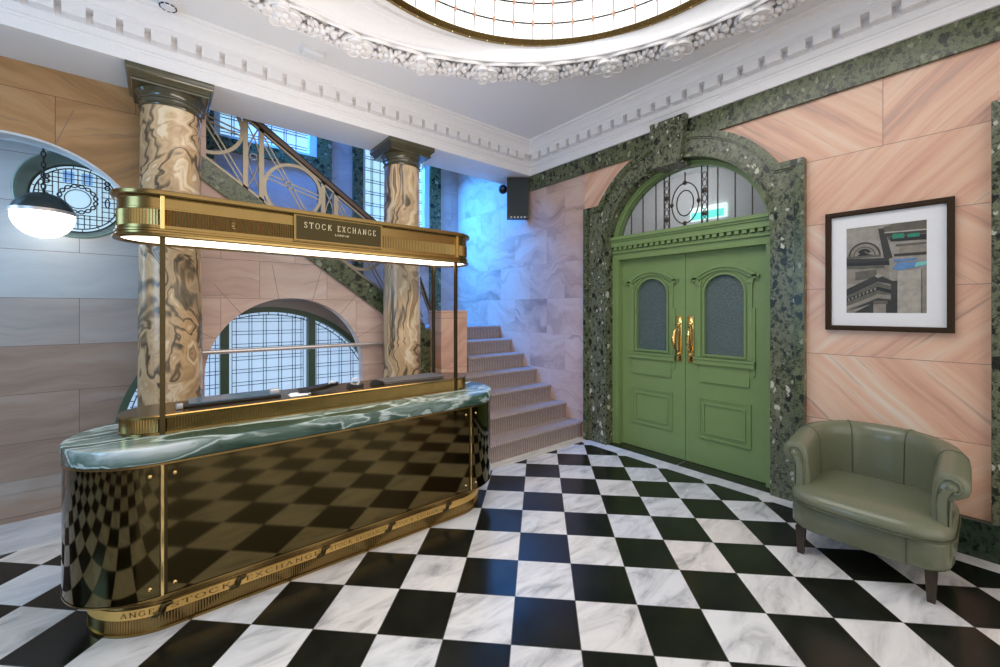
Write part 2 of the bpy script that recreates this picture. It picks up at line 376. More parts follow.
def miter(pts, d):
    out = []
    for i, p in enumerate(pts):
        P0 = Vector(p); ns = []
        if i > 0: t = (P0-Vector(pts[i-1])).normalized(); ns.append(Vector((t.y, -t.x)))
        if i < len(pts)-1: t = (Vector(pts[i+1])-P0).normalized(); ns.append(Vector((t.y, -t.x)))
        n = sum(ns, Vector((0, 0)))
        n = n/len(ns); k = n.length_squared
        out.append((P0.x+n.x*d/k, P0.y+n.y*d/k))
    return out
ii = miter(outer, .055)
mb.ext([outer+ii[::-1]], FX, 3.775, 3.80)
mb.ext([miter(outer, .055)+miter(outer, .068)[::-1]], FX, 3.788, 3.80)
make('outer_fillet', mb, M['green2'], arch, smooth=30)
mb = MB()
mb.ext([arc(DY, DZ, DH+.045, -.0, PI, 40)+arc(DY, DZ, DH, PI, 0, 40)], FX, 3.79, 3.80)
make('inner_fillet', mb, M['green2'], arch, smooth=30)
mb = MB()   # keystone
mb.ext([[(DY+.05-.12, 2.90), (DY+.05+.12, 2.90), (DY+.05+.18, 3.33), (DY+.05-.18, 3.33)]], FX, 3.73, 3.80)
mb.ext([[(DY+.05-.135, 2.885), (DY+.05+.135, 2.885), (DY+.05+.14, 2.925), (DY+.05-.14, 2.925)]], FX, 3.71, 3.92)
make('keystone', mb, M['green'], arch, smooth=0)
# ------------------------------------------------------------------ door
d1 = thing('door_1', 'sage green panelled double door under a glazed arch', None, (4.0, DY, 0), kind='structure')
def P(n, mb, m, p, sm=30): return make(n, mb, m, p, sm)
mb = MB()   # jambs + arch rib + lintel
for s in (-1, 1):
    mb.box((3.93, DY+s*(DH-.003), 0), (4.035, DY+s*(DH-.072), 2.1)); mb.box((3.915, DY+s*(DH-.003), 0), (3.93, DY+s*(DH-.03), 2.1))
P('door_frame', mb, M['door'], d1)
mb = MB()
mb.ext([arc(DY, DZ, DH-.003, .2, PI-.2, 40)+arc(DY, DZ, DH-.042, PI-.2, .2, 40)], FX, 3.93, 4.035)
mb.ext([arc(DY, DZ, DH-.003, .2, PI-.2, 40)+arc(DY, DZ, DH-.02, PI-.2, .2, 40)], FX, 3.91, 3.93)
P('arch_frame', mb, M['door'], d1)
mb = MB()
def hbar(x0, z0, z1, x1=4.04, e=0): mb.box((x0, DY-DH+.004, z0), (x1, DY+DH-.004, z1))
hbar(3.925, 2.06, 2.13); hbar(3.905, 2.13, 2.145); hbar(3.915, 2.145, 2.16); hbar(3.93, 2.16, 2.20); hbar(3.885, 2.20, 2.255); hbar(3.87, 2.255, 2.275); hbar(3.855, 2.275, 2.30); hbar(3.875, 2.30, 2.312)
k = 0
y = DY-DH+.02
while y < DY+DH-.04:
    mb.box((3.893, y, 2.168), (3.93, y+.036, 2.20)); y += .0625
lint = P('door_head', mb, M['door'], d1, 0)
for s, nm in ((1, 'l'), (-1, 'r')):
    c = DY+s*.3615; hw = .359; gh = .172; g0, g1 = 1.08, 1.83; gz = g1-.165
    hole = [(c-gh, g0), (c+gh, g0)]+arc(c, gz, gh, 0, PI, 24, .165)
    mb = MB(); mb.ext([[(c-hw, .012), (c+hw, .012), (c+hw, 2.06), (c-hw, 2.06)], hole], FX, 4.0, 4.045)
    leaf = P('door_leaf', mb, M['door'], d1)
    mb = MB(); mb.ext([hole], FX, 4.022, 4.03); P('glass_pane', mb, M['frost'], leaf)
    mb = MB()   # mouldings
    def ring(o, i, x0, x1=4.0): mb.ext([o, i], FX, x0, x1)
    h2 = lambda d: [(c-gh-d, g0-d), (c+gh+d, g0-d)]+arc(c, gz, gh+d, 0, PI, 24, .165+d)
    ring(h2(.016), h2(0), 3.985); ring(h2(.045), h2(.032), 3.99)
    for q in (-1, 1):
        mb.box((3.982, c+q*.208, 1.05), (4.0, c+q*.240, 1.775)); mb.box((3.974, c+q*.200, 1.74), (4.0, c+q*.250, 1.775))
        mb.box((3.985, c+q*.240, .92), (4.0, c+q*.262, 1.52)); mb.box((3.975, c+q*.225, 1.775), (4.0, c+q*.29, 1.80)); mb.box((3.965, c+q*.215, 1.795), (4.0, c+q*.298, 1.812))
    R1 = .388; ac = 1.925-R1; aa = math.asin((1.80-ac)/R1)
    mb.ext([arc(c, ac, R1, aa, PI-aa, 24)+arc(c, ac, R1-.03, PI-aa, aa, 24)], FX, 3.965, 4.0)
    mb.ext([arc(c, ac, R1-.03, aa, PI-aa, 24)+arc(c, ac, R1-.055, PI-aa, aa, 24)], FX, 3.98, 4.0)
    mb.box((3.965, c-.262, .985), (4.0, c+.262, 1.045)); mb.box((3.955, c-.265, 1.03), (4.0, c+.265, 1.048))
    P('glazing_surround', mb, M['door'], leaf)
    mb = MB(); mb.box((3.988, c-.215, .815), (4.0, c+.215, .985)); mb.box((3.984, c-.215, .815), (4.0, c+.215, .828)); mb.box((3.992, c-.25, .90), (4.0, c+.25, .984))
    P('apron_panel', mb, M['door'], leaf, 0)
    mb = MB(); rc = lambda hy, z0, z1: [(c-hy, z0), (c+hy, z0), (c+hy, z1), (c-hy, z1)]
    ring(rc(.228, .275, .665), rc(.212, .291, .649), 3.985); ring(rc(.185, .325, .615), rc(.172, .338, .602), 3.982)
    mb.ext([rc(.212, .291, .649)], FX, 3.994, 4.0)
    P('lower_panel', mb, M['door'], leaf, 0)
    hy = DY+s*.058
    mb = MB(); mb.box((3.984, hy-.028, .99), (4.0, hy+.028, 1.44), .004)
    hd = P('door_handle', mb, M['brassp'], leaf)
    mb = MB(); pts = []; rr = []
    for i in range(17):
        t = i/16; pts.append((3.975-.075*math.sin(PI*t)**.7, hy+s*.018*math.sin(PI*t), 1.35-.28*t)); rr.append(.009+.007*math.sin(PI*t))
    mb.tube(pts, rr, 10); mb.ell((3.972, hy, 1.365), (.02, 0, 0), (0, .024, 0), (0, 0, .02)); mb.ell((3.972, hy, 1.06), (.02, 0, 0), (0, .02, 0), (0, 0, .02))
    P('pull_bar', mb, M['brassp'], hd)
mb = MB(); mb.box((3.835, DY-DH+.001, -.02), (4.05, DY-.006, .008)); mb.box((3.835, DY+.006, -.02), (4.05, DY+DH-.001, .008))
P('threshold', mb, M['black'], d1, 0)
# fanlight
GR = DH-.042
fan = [(DY-math.sqrt(GR**2-(2.312-DZ)**2), 2.312), (DY+math.sqrt(GR**2-(2.312-DZ)**2), 2.312)]+arc(DY, DZ, GR, math.asin((2.312-DZ)/GR), PI-math.asin((2.312-DZ)/GR), 32)[1:-1]
mb = MB(); mb.ext([fan], FX, 4.0, 4.005); P('fanlight_glass', mb, M['tglass'], d1, 0)
mb = MB()
def zt(y): return DZ+math.sqrt(max(GR**2-(y-DY)**2, 0))
def vb(y, w=.008): mb.box((3.988, y-w/2, 2.312), (3.998, y+w/2, zt(y)))
for q in (-.60, -.46, -.31, .31, .46, .60): vb(DY+q)
for q in (-1, 1):
    for e in (-.028, .028): vb(DY+q*.19+e, .009)
    for i in range(7):
        zc = 2.35+i*.073
        if zc < zt(DY+q*.19)-.03:
            mb.tube([(3.992, DY+q*.19+.02*math.cos(t*PI/8), zc+.032*math.sin(t*PI/8)) for t in range(16)], .004, 6, True)
            if i % 3 == 1: mb.ell((3.99, DY+q*.19, zc), (.008, 0, 0), (0, .022, 0), (0, 0, .022))
for rx, rz in ((.135, .20), (.085, .125)): mb.tube([(3.992, DY+rx*math.cos(t*PI/20), 2.56+rz*math.sin(t*PI/20)) for t in range(40)], .006, 6, True)
for yy, zz in ((0, .20), (0, -.20), (.135, 0), (-.135, 0)): mb.ell((3.99, DY+yy, 2.56+zz), (.01, 0, 0), (0, .02, 0), (0, 0, .024))
mb.box((3.988, DY-.004, 2.76), (3.998, DY+.004, 2.865))
P('fanlight_tracery', mb, plain('dark_iron_tracery', (.06, .045, .035), .4, .4), d1)
# vestibule behind the fanlight
mb = MB(); mb.box((5.4, .4, 0), (5.5, 3.9, 3.4)); mb.box((4.06, .3, 3.3), (5.5, 3.9, 3.4)); mb.box((4.06, .3, 0), (5.5, .4, 3.4)); mb.box((4.06, 3.8, 0), (5.5, 3.9, 3.4)); mb.box((4.06, .3, -.1), (5.5, 3.9, 0))
tag(make('wall_vestibule', mb, M['plaster'], smooth=0), kind='structure')
ex = thing('sign_reflection', 'added glowing cyan and white box imitating a sign reflected in the fanlight glass', 'reflection stand-in', (5.38, 2.25, 2.79))  # added glowing box in place of a sign's reflection in the glass
mb = MB(); mb.box((5.34, 2.12, 2.66), (5.395, 2.56, 2.83), .005); P('reflection_box', mb, M['reflw'], ex)
mb = MB(); mb.box((5.33, 2.14, 2.67), (5.34, 2.54, 2.76)); P('reflection_face', mb, M['reflc'], ex)
# ------------------------------------------------------------------ beam, ceiling, cornices
mb = MB(); mb.box((-3.2, 4.03, 3.30), (4.0, 4.50, 4.9)); tag(make('trim_7', mb, M['plaster'], smooth=0), kind='structure')
PR = [(0, 3.30), (.05, 3.30), (.05, 3.375), (.058, 3.383), (.058, 3.397), (.072, 3.402), (.084, 3.425), (.09, 3.435), (.09, 3.515), (.165, 3.52), (.165, 3.553), (.175, 3.558), (.178, 3.565), (.195, 3.592), (.225, 3.612), (.235, 3.62), (.24, 3.635), (.262, 3.64), (.27, CZ+.01), (0, CZ+.01)]
for nm in ('trim_8', 'trim_9'):
    mb = MB()
    if nm == 'trim_8':   # on the door wall, runs along y
        mb.rings([[(3.85-o, y0 if y0 < 0 else 4.03-o, z) for o, z in PR] for y0 in (-2.8, 1)])
        y = 1.354+.156*16-.024
        yy = 1.354-.156*26
        while yy < 3.8:
            mb.box((3.85-.163, yy+.024, 3.445), (3.85-.085, yy+.132, 3.53)); yy += .156
    else:
        mb.rings([[(x0 if x0 < 0 else 3.85-o, 4.03-o, z) for o, z in PR] for x0 in (-3.2, 1)])
        xx = .066-.148*22
        while xx < 3.6:
            mb.box((xx+.018, 4.03-.163, 3.445), (xx+.130, 4.03-.085, 3.53)); xx += .148
    tag(make(nm, mb, M['plaster2'], smooth=30), kind='structure')
C0 = Vector((.960, .912)); R0 = 2.45; C1 = Vector((1.49, 1.28)); R1 = 1.52
mb = MB(); n = 160; ri = R0-.30
angs = [2*PI*i/n for i in range(n)]
for cx, cy in ((3.86, 4.04), (-3.2, 4.04), (-3.2, -2.8), (3.86, -2.8)): angs.append(math.atan2(cy-C0.y, cx-C0.x) % (2*PI))
angs.sort(); A = []; B = []
for a in angs:
    dx, dy = math.cos(a), math.sin(a); t = min(((3.86-C0.x)/dx if dx > 1e-9 else 1e9), ((-3.2-C0.x)/dx if dx < -1e-9 else 1e9), ((4.04-C0.y)/dy if dy > 1e-9 else 1e9), ((-2.8-C0.y)/dy if dy < -1e-9 else 1e9))
    A.append((C0.x+dx*ri, C0.y+dy*ri, CZ)); B.append((C0.x+dx*t, C0.y+dy*t, CZ))
N = len(A); mb.rings([[A[i], B[i], (B[i][0], B[i][1], CZ+.1), (A[i][0], A[i][1], CZ+.1)] for i in range(N)], True)
tag(make('ceiling', mb, M['plaster'], smooth=0), kind='structure')
# oculus surround lofted between the garland circle and the brass rim
prof = [(0, -.0, R0-.27, 0), ]
def lring(t, dr, z):
    c = C0.lerp(C1, t); r = (R0-.30)*(1-t)+R1*t+dr
    return c, r, z
lp = [(0, 0, 3.66), (0, 0, 3.60), (.0, -.02, 3.585), (.05, 0, 3.585), (.08, 0, 3.605), (.12, 0, 3.61), (.2, 0, 3.635), (.42, 0, 3.665), (.62, 0, 3.68), (.64, 0, 3.69), (.80, 0, 3.70), (.82, 0, 3.72), (.97, 0, 3.735), (1, 0, 3.74), (1, 0, 3.86), (1, .08, 3.86)]
mb = MB(); rs = []
for k in range(160):
    a = 2*PI*k/160; r_ = []
    for t, dr, z in lp:
        c, r, z = lring(t, dr, z); r_.append((c.x+r*math.cos(a), c.y+r*math.sin(a), z))
    rs.append(r_)
mb.rings(rs, True, False, False)
sur = make('trim_10', mb, M['plaster2'], smooth=40); tag(sur, kind='structure')
# garland
mb = MB(); rs = []
for k in range(200):
    a = 2*PI*k/200; r_ = []
    for i in range(9):
        q = PI*i/8; r = R0-.165+.145*math.cos(q)+(0.0); r_.append((C0.x+r*math.cos(a), C0.y+r*math.sin(a), CZ-.055*math.sin(q)))
    rs.append(r_)
mb.rings(rs, True, False, False)
for e, zz, rr in ((.012, -.012, .012), (.31, -.06, .016)):
    mb.tube([(C0.x+(R0-e)*math.cos(2*PI*k/200), C0.y+(R0-e)*math.sin(2*PI*k/200), CZ+zz) for k in range(200)], rr, 8, True)
gar = make('trim_11', mb, M['plaster2'], smooth=50); tag(gar, kind='structure')
def frame_at(a, r, z=CZ-.055):
    er = Vector((math.cos(a), math.sin(a), 0)); et = Vector((-math.sin(a), math.cos(a), 0)); ez = Vector((0, 0, -1))
    return Vector((C0.x, C0.y, z))+er*r, er, et, ez
NR = 27
rng = random.Random(3)
def local(fn, name, k, a):
    pass
ros = MB()
for i in range(5):
    t = 2*PI*i/5+.2
    d = Vector((math.cos(t), math.sin(t), -.15)).normalized(); p = Vector((-math.sin(t), math.cos(t), 0)); c = Vector((.070*math.cos(t), .070*math.sin(t), -.022))
    ros.ell(c, d*.052, p*.053, Vector((0, 0, .030)), 14, 8)
    ros.tube([c+d*.040*math.cos(u*PI/8)+p*.042*math.sin(u*PI/8)+Vector((0, 0, -.022)) for u in range(16)], .008, 6, True)
for i in range(5):
    t = 2*PI*i/5+.8; d = Vector((math.cos(t), math.sin(t), 0)); p = Vector((-math.sin(t), math.cos(t), 0))
    ros.ell(d*.034+Vector((0, 0, -.050)), d*.027, p*.028, Vector((0, 0, .020)), 10, 7)
ros.ell((0, 0, -.066), (.018, 0, 0), (0, .018, 0), (0, 0, .016), 10, 7)
leafm = MB()
for q in (-1, 1):
    for i in range(6):
        u = q*(.015+.032*i)
        for v in (-1, 1):
            ph = i*1.7+v+q*.6
            dd = Vector((v*.9, q*(.45+.3*math.sin(ph)), -.25*math.sin(ph*1.3))).normalized(); pp = Vector((-dd.y, dd.x, 0)).normalized()
            c = Vector((v*(.045+.018*math.sin(ph*2.)), u+.01*math.sin(ph), -.014-.012*abs(math.sin(ph))))
            leafm.ell(c, dd*(.036+.012*math.sin(ph)), pp*.017, Vector((0, 0, .016)), 10, 6)
    for i in range(5):
        u = q*(.0+.042*i); leafm.ell((.022*math.sin(i*2.7+q), u, -.034), (.026, 0, 0), (0, .024, 0), (0, 0, .018), 9, 6)
    leafm.tube([(-.092-.020*math.sin(PI*t/12), q*(.0+.0225*t), -.008-.012*math.sin(PI*t/12)) for t in range(13)], .012, 6)
    leafm.tube([(.085+.014*math.sin(PI*t/12), q*(.0+.0225*t), -.012) for t in range(13)], .010, 6)
base_r = make('rosette', ros, M['plaster2'], None, 60, (0, 0, 0)); base_l = make('leaf_spray', leafm, M['plaster2'], None, 60, (0, 0, 0))
for k in range(NR):
    a = math.radians(44.5)+2*PI*k/NR
    for src, aa in ((base_r, a), (base_l, a+PI/NR)):
        o = src if k == 0 else src.copy()
        if k: COL.objects.link(o)
        o.parent = gar
        # local x = radial outward, y = tangential, z up (mesh hangs at -z)
        o.location = (C0.x+(R0-.155)*math.cos(aa), C0.y+(R0-.155)*math.sin(aa), CZ-.052); o.rotation_euler = (0, 0, aa); o.scale = (1.12, 1.12, 1.15)
        if src is base_l: o.location = (C0.x+(R0-.165)*math.cos(aa), C0.y+(R0-.165)*math.sin(aa), CZ-.058); o.scale = (1.2, 1.0, 1.2)
# leaf spray is centred between rosettes: its inner gap sits at the middle
# skylight dome
sk = thing('window_1', 'shallow ribbed glass dome skylight in a brass rim', None, (C1.x, C1.y, 3.74), kind='structure')
DP = [(1.475, 3.755), (1.465, 3.87), (1.43, 4.01), (1.35, 4.15), (1.20, 4.30), (.95, 4.43), (.6, 4.52), (.25, 4.56), (0.02, 4.57)]
mb = MB(); mb.lathe((C1.x, C1.y, 0), DP, 112); P('glass_dome', mb, M['sky'], sk, 60)
mb = MB(); mb.lathe((C1.x, C1.y, 0), [(1.525, 3.742), (1.53, 3.725), (1.50, 3.722), (1.485, 3.735), (1.472, 3.75), (1.480, 3.765), (1.525, 3.765)], 160)
rim = P('brass_rim', mb, M['brass'], sk, 40)
mb = MB()
for k in range(64):
    a = 2*PI*k/64; mb.ell((C1.x+1.508*math.cos(a), C1.y+1.508*math.sin(a), 3.722), (.008, 0, 0), (0, .008, 0), (0, 0, .006), 6, 4)
P('rim_stud', mb, M['brassp'], rim)
mb = MB()
for k in range(112):
    a = 2*PI*(k+.5)/112; big = k % 2 == 0; w = .010 if big else .0035
    for (r0, z0), (r1, z1) in zip(DP[:-2], DP[1:-1]):
        e = .006 if big else .003
        p0 = Vector((C1.x+(r0-e)*math.cos(a), C1.y+(r0-e)*math.sin(a), z0)); p1 = Vector((C1.x+(r1-e)*math.cos(a), C1.y+(r1-e)*math.sin(a), z1))
        mb.bar(p0, p1, w, .006, (-math.cos(a), -math.sin(a), 0))
P('glazing_rib', mb, M['ribw'], sk, 0)
for j, (r0, z0) in enumerate(DP[1:5]):
    mb = MB(); mb.tube([(C1.x+(r0-.012)*math.cos(2*PI*k/112), C1.y+(r0-.012)*math.sin(2*PI*k/112), z0) for k in range(112)], .006, 6, True)
    rg = P('ring_bar', mb, M['darkbrass'], sk)
    mb = MB()
    for k in range(56):
        a = 2*PI*(k+.25)/56; q = Vector((C1.x+(r0-.016)*math.cos(a), C1.y+(r0-.016)*math.sin(a), z0)); mb.box(q-Vector((.008, .008, .018)), q+Vector((.008, .008, .018)))
    P('ring_clip', mb, plain('salmon_brass', (.75, .42, .28), .4, .4) if j == 0 else bpy.data.materials['salmon_brass'], rg, 0)
# ------------------------------------------------------------------ arcade wall (under the beam) and outer wall
AR = .72; ACX, ACZ = 1.01, .90; LX, LZ, LR = -.86, 2.0, .775
def strl(x): return 2.861-.693*(x-.268)      # top of stringer
mb = MB()
mb.ext([[(-3.2, 0), (-3.2, 3.32), (.30, 3.32), (.30, strl(.30)-.15), (2.60, strl(2.60)-.12), (2.60, 0), (ACX+AR, 0)]+arc(ACX, ACZ, AR, 0, PI, 40)+[(ACX-AR, 0), (LX+LR, 0)]+arc(LX, LZ, LR, 0, PI, 40)+[(LX-LR, 0)]], FY, 4.50, 4.64)
wl = MB(); wl.ext([[(-3.2, 1.99), (-3.2, 3.32), (.24, 3.32), (.24, 1.99), (LX+LR, 1.99)]+arc(LX, LZ, LR, 0, PI, 40)+[(LX-LR, 1.99)]], FY, 4.485, 4.50)
tag(make('wall_arcade', mb, M['pinkx'], smooth=30), kind='structure')
tag(make('trim_12', wl, M['orange'], smooth=30), kind='structure')
mb = MB(); mb.ext([arc(LX, LZ, LR, 0, PI, 40)+arc(LX, LZ, LR-.016, PI, 0, 40)], FY, 4.48, 4.66); tag(make('trim_13', mb, M['plinthw'], smooth=30), kind='structure')
mb = MB()   # voussoir joints of the little arch
for a in (25, 50, 75, 100, 128, 152):
    t = math.radians(a); c0, s0 = math.cos(t), math.sin(t)
    mb.bar((ACX+c0*AR, 4.4995, ACZ+s0*AR), (ACX+c0*(AR+.34), 4.4995, ACZ+s0*(AR+.34)), .004, .002, (0, 1, 0))
for a in (45, 72, 104):
    t = math.radians(a); c0, s0 = math.cos(t), math.sin(t)
    mb.bar((LX+c0*LR, 4.484, LZ+s0*LR), (LX+c0*(LR+.30), 4.484, LZ+s0*(LR+.30)), .005, .003)
tag(make('trim_14', mb, plain('stone_joint', (.30, .19, .14), .7), smooth=0), kind='structure')
# outer wall at y=5.0 with big arched window and round window
WX, WZ, WR = .901, .29, 1.244; OX, OZ = -.56, 2.485
OR = .37
mb = MB()
a0 = 0.
hole2 = [(OX+OR*math.cos(t*PI/24), OZ+OR*math.sin(t*PI/24)) for t in range(48)]
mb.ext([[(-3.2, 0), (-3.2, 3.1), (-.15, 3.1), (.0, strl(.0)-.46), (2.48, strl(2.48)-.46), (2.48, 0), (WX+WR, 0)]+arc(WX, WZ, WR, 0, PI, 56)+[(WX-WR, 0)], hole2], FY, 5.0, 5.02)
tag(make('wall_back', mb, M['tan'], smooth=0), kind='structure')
mb = MB(); mb.box((-3.2, 4.64, 3.0), (-.16, 5.3, 3.12)); tag(make('trim_15', mb, M['plaster'], smooth=0), kind='structure')
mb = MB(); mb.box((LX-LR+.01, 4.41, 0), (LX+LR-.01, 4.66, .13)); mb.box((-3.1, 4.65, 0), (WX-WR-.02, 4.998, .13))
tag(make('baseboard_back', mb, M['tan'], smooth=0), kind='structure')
# window_2 : big arched window
w2 = thing('window_2', 'wide arched leaded window with green mullions under the stair', None, (WX, 5.0, 0), kind='structure')
mb = MB(); mb.ext([[(WX-WR+.03, 0.05), (WX+WR-.03, 0.05)]+arc(WX, WZ, WR-.03, 0, PI, 56)], FY, 5.10, 5.11); P('leaded_glass', mb, M['winA'], w2, 0)
mb = MB(); mb.ext([[(WX+WR, 0)]+arc(WX, WZ, WR, 0, PI, 56)+[(WX-WR, 0), (WX-WR+.055, 0)]+arc(WX, WZ, WR-.055, PI, 0, 56)+[(WX+WR-.055, 0)]], FY, 4.985, 5.12)
for x in (.49, 1.325): 
    mb.box((x-.037, 5.0, 0), (x+.037, 5.12, WZ+math.sqrt(WR**2-(x-WX)**2)-.03))
P('frame', mb, M['gframe'], w2)
mb = MB(); yl = 5.095
def ztop(x): return WZ+math.sqrt(max((WR-.07)**2-(x-WX)**2, 0))
def lv(x, w=.006): mb.box((x-w/2, yl, .1), (x+w/2, yl+.008, ztop(x)))
def lh(z, xa, xb, w=.006):
    h = math.sqrt(max((WR-.07)**2-(z-WZ)**2, 0)); xa, xb = max(xa, WX-h), min(xb, WX+h)
    if xb > xa: mb.box((xa, yl, z-w/2), (xb, yl+.008, z+w/2))
for x in (-.17, -.04, .03, .16, .29, .37, .418): lv(x)
for x in (.562, .60, .715, .742, .85, .878, 1.0, 1.03, 1.14, 1.17, 1.23, 1.254): lv(x)
for x in (1.396, 1.42, 1.53, 1.56, 1.66, 1.69, 1.80, 1.83, 1.93): lv(x)
z = .16
while z < 1.5:
    lh(z, -.4, .45); lh(z, .562, 1.254); lh(z, 1.396, 2.2); lh(z+.035, -.4, .45); lh(z+.035, .562, 1.254); lh(z+.035, 1.396, 2.2); z += .135
for i in range(2, 40):
    a = PI*i/40
    mb.bar((WX+(WR-.055)*math.cos(a), yl+.004, WZ+(WR-.055)*math.sin(a)), (WX+(WR-.085)*math.cos(a), yl+.004, WZ+(WR-.085)*math.sin(a)), .007, .007)
aw = arc(WX, WZ, WR-.085, 0, PI, 56); mb.tube([(x, yl+.004, z) for x, z in aw], .005, 6)
P('lead_came', mb, M['iron'], w2, 0)
# window_3 : round window with splayed green reveal
w3 = thing('window_3', 'round leaded window in a green splayed reveal above the niche', None, (OX, 5.0, OZ), kind='structure')
OC = (OX-.02, OZ); OG = .295
mb = MB(); rs = []
for k in range(64):
    a = 2*PI*k/64; rs.append([(OX+.372*math.cos(a), 4.995, OZ+.372*math.sin(a)), (OX+.362*math.cos(a), 4.99, OZ+.362*math.sin(a)), (OC[0]+.335*math.cos(a), 5.07, OC[1]+.335*math.sin(a)), (OC[0]+OG*math.cos(a), 5.19, OC[1]+OG*math.sin(a)), (OC[0]+OG*math.cos(a), 5.23, OC[1]+OG*math.sin(a))])
mb.rings(rs, True, False, False); P('reveal', mb, plain('grey_green_reveal', (.15, .21, .17), .3), w3)
mb = MB(); mb.ext([[(OC[0]+(OG+.01)*math.cos(t*PI/32), OC[1]+(OG+.01)*math.sin(t*PI/32)) for t in range(64)]], FY, 5.20, 5.21); P('leaded_glass', mb, M['winC'], w3, 0)
mb = MB(); yo = 5.19
def och(z): return math.sqrt(max((OG-.03)**2-(z-OZ)**2, 0))
for x in (-.235, -.20, -.155, -.12, -.075, -.04, .0, .04, .075, .12, .155, .2, .235):
    h = math.sqrt((OG-.03)**2-x*x)
    if abs(x) < .12: mb.box((OC[0]+x-.003, yo, OZ+.135), (OC[0]+x+.003, yo+.008, OZ+h)); mb.box((OC[0]+x-.003, yo, OZ-h), (OC[0]+x+.003, yo+.008, OZ-.135))
    else: mb.box((OC[0]+x-.003, yo, OZ-h), (OC[0]+x+.003, yo+.008, OZ+h))
for z in (-.22, -.17, -.14, -.09, -.05, .0, .04, .09, .13, .17, .21):
    h = och(OZ+z)
    if abs(z) < .13: mb.box((OC[0]-h, yo, OZ+z-.003), (OC[0]-.15, yo+.008, OZ+z+.003)); mb.box((OC[0]+.15, yo, OZ+z-.003), (OC[0]+h, yo+.008, OZ+z+.003))
    else: mb.box((OC[0]-h, yo, OZ+z-.003), (OC[0]+h, yo+.008, OZ+z+.003))
for r in (OG-.03, OG-.004): mb.tube([(OC[0]+r*math.cos(t*PI/32), yo+.004, OZ+r*math.sin(t*PI/32)) for t in range(64)], .005, 6, True)
for i in range(16):
    a = PI*i/8+.1; mb.bar((OC[0]+(OG-.03)*math.cos(a), yo+.004, OZ+(OG-.03)*math.sin(a)), (OC[0]+OG*math.cos(a), yo+.004, OZ+OG*math.sin(a)), .006, .006)
for rr_, ph in ((.115, 0), (.115, PI)):   # interlaced wreath
    mb.tube([(OC[0]+(rr_+.014*math.sin(8*t*PI/48+ph))*math.cos(t*PI/48), yo+.003, OZ+(rr_+.014*math.sin(8*t*PI/48+ph))*math.sin(t*PI/48)) for t in range(96)], .005, 6, True)
mb.tube([(OC[0]+.083*math.cos(t*PI/24), yo+.003, OZ+.083*math.sin(t*PI/24)) for t in range(48)], .004, 6, True)
for qx in (-.19, .19):
    for zz in (.13, .17): 
        mb.tube([(OC[0]+qx+.017*math.cos(t*PI/6), yo+.002, OZ+zz+.017*math.sin(t*PI/6)) for t in range(12)], .006, 6, True)
    mb.tube([(OC[0]+qx+.014*math.cos(t*PI/6), yo+.002, OZ-.01+.04*math.sin(t*PI/6)) for t in range(12)], .005, 6, True)
P('lead_came', mb, M['ironw'], w3, 0)
mb = MB()
for x in (-.058, .058):
    mb.box((OC[0]+x-.036, 5.195, OZ+.14), (OC[0]+x+.036, 5.199, OZ+.165)); mb.box((OC[0]+x-.036, 5.195, OZ+.18), (OC[0]+x+.036, 5.199, OZ+.235))
P('blue_pane', mb, M['winCb'], w3, 0)
# ------------------------------------------------------------------ stair hall behind
mb = MB(); 
hL = [(.50, 3.55), (1.55, 3.55), (1.55, 4.75), (.50, 4.75)]; hR = [(2.235, 2.45), (3.26, 2.45), (3.26, 4.75), (2.235, 4.75)]
mb.ext([[(-1.2, 1.0), (4.05, 1.0), (4.05, 4.9), (-1.2, 4.9)], hL, hR], FY, 5.8, 5.95)
tag(make('wall_landing', mb, M['landing'], smooth=0), kind='structure')
mb = MB(); mb.box((-1.2, 4.5, 4.9), (4.05, 5.95, 5.0)); tag(make('ceiling_stair', mb, M['plaster'], smooth=0), kind='structure')
mb = MB(); mb.box((-1.3, 4.5, 2.9), (-1.2, 5.95, 5.0)); tag(make('wall_left', mb, M['landing'], smooth=0), kind='structure')
mb = MB()
for x0, x1 in ((.20, .46), (1.60, 1.78), (2.07, 2.215), (3.30, 3.50)): mb.box((x0, 5.76, 1.27), (x1, 5.81, 4.9))
mb.box((-.6, 5.75, 3.38), (1.62, 5.80, 3.53)); mb.box((2.215, 5.75, 2.28), (3.30, 5.80, 2.42))
tag(make('trim_16', mb, M['green2'], smooth=0), kind='structure')
for nm, h, lab in (('window_4', hL, 'leaded stair window beside the balustrade'), ('window_5', hR, 'tall leaded stair window behind the right hand column')):
    (x0, z0), (x1, _), (_, z1) = h[0], h[1], h[2]
    w = thing(nm, lab, None, (x0, 5.85, z0), kind='structure')
    mb = MB(); mb.box((x0, 5.88, z0), (x1, 5.89, z1)); P('leaded_glass', mb, M['winB'], w, 0)
    mb = MB(); mb.ext([[(x0-.04, z0-.04), (x1+.04, z0-.04), (x1+.04, z1), (x0-.04, z1)], [(x0+.02, z0+.02), (x1-.05, z0+.02), (x1-.05, z1-.02), (x0+.02, z1-.02)]], FY, 5.785, 5.87); P('frame', mb, M['whitep'] if 0 else plain('pale_window_frame', (.6, .7, .72), .4) if nm == 'window_4' else bpy.data.materials['pale_window_frame'], w, 0)
    mb = MB(); n = 7
    for i in range(1, n):
        x = x0+(x1-x0-.05)*i/n; mb.box((x-.004, 5.868, z0), (x+.004, 5.878, z1))
        if i % 2: mb.box((x+.022, 5.868, z0), (x+.029, 5.878, z1))
    z = z0+.08
    while z < z1:
        mb.box((x0, 5.868, z-.004), (x1, 5.878, z+.004)); mb.box((x0, 5.868, z+.032), (x1, 5.878, z+.039)); z += .17
    P('lead_came', mb, M['iron'], w, 0)
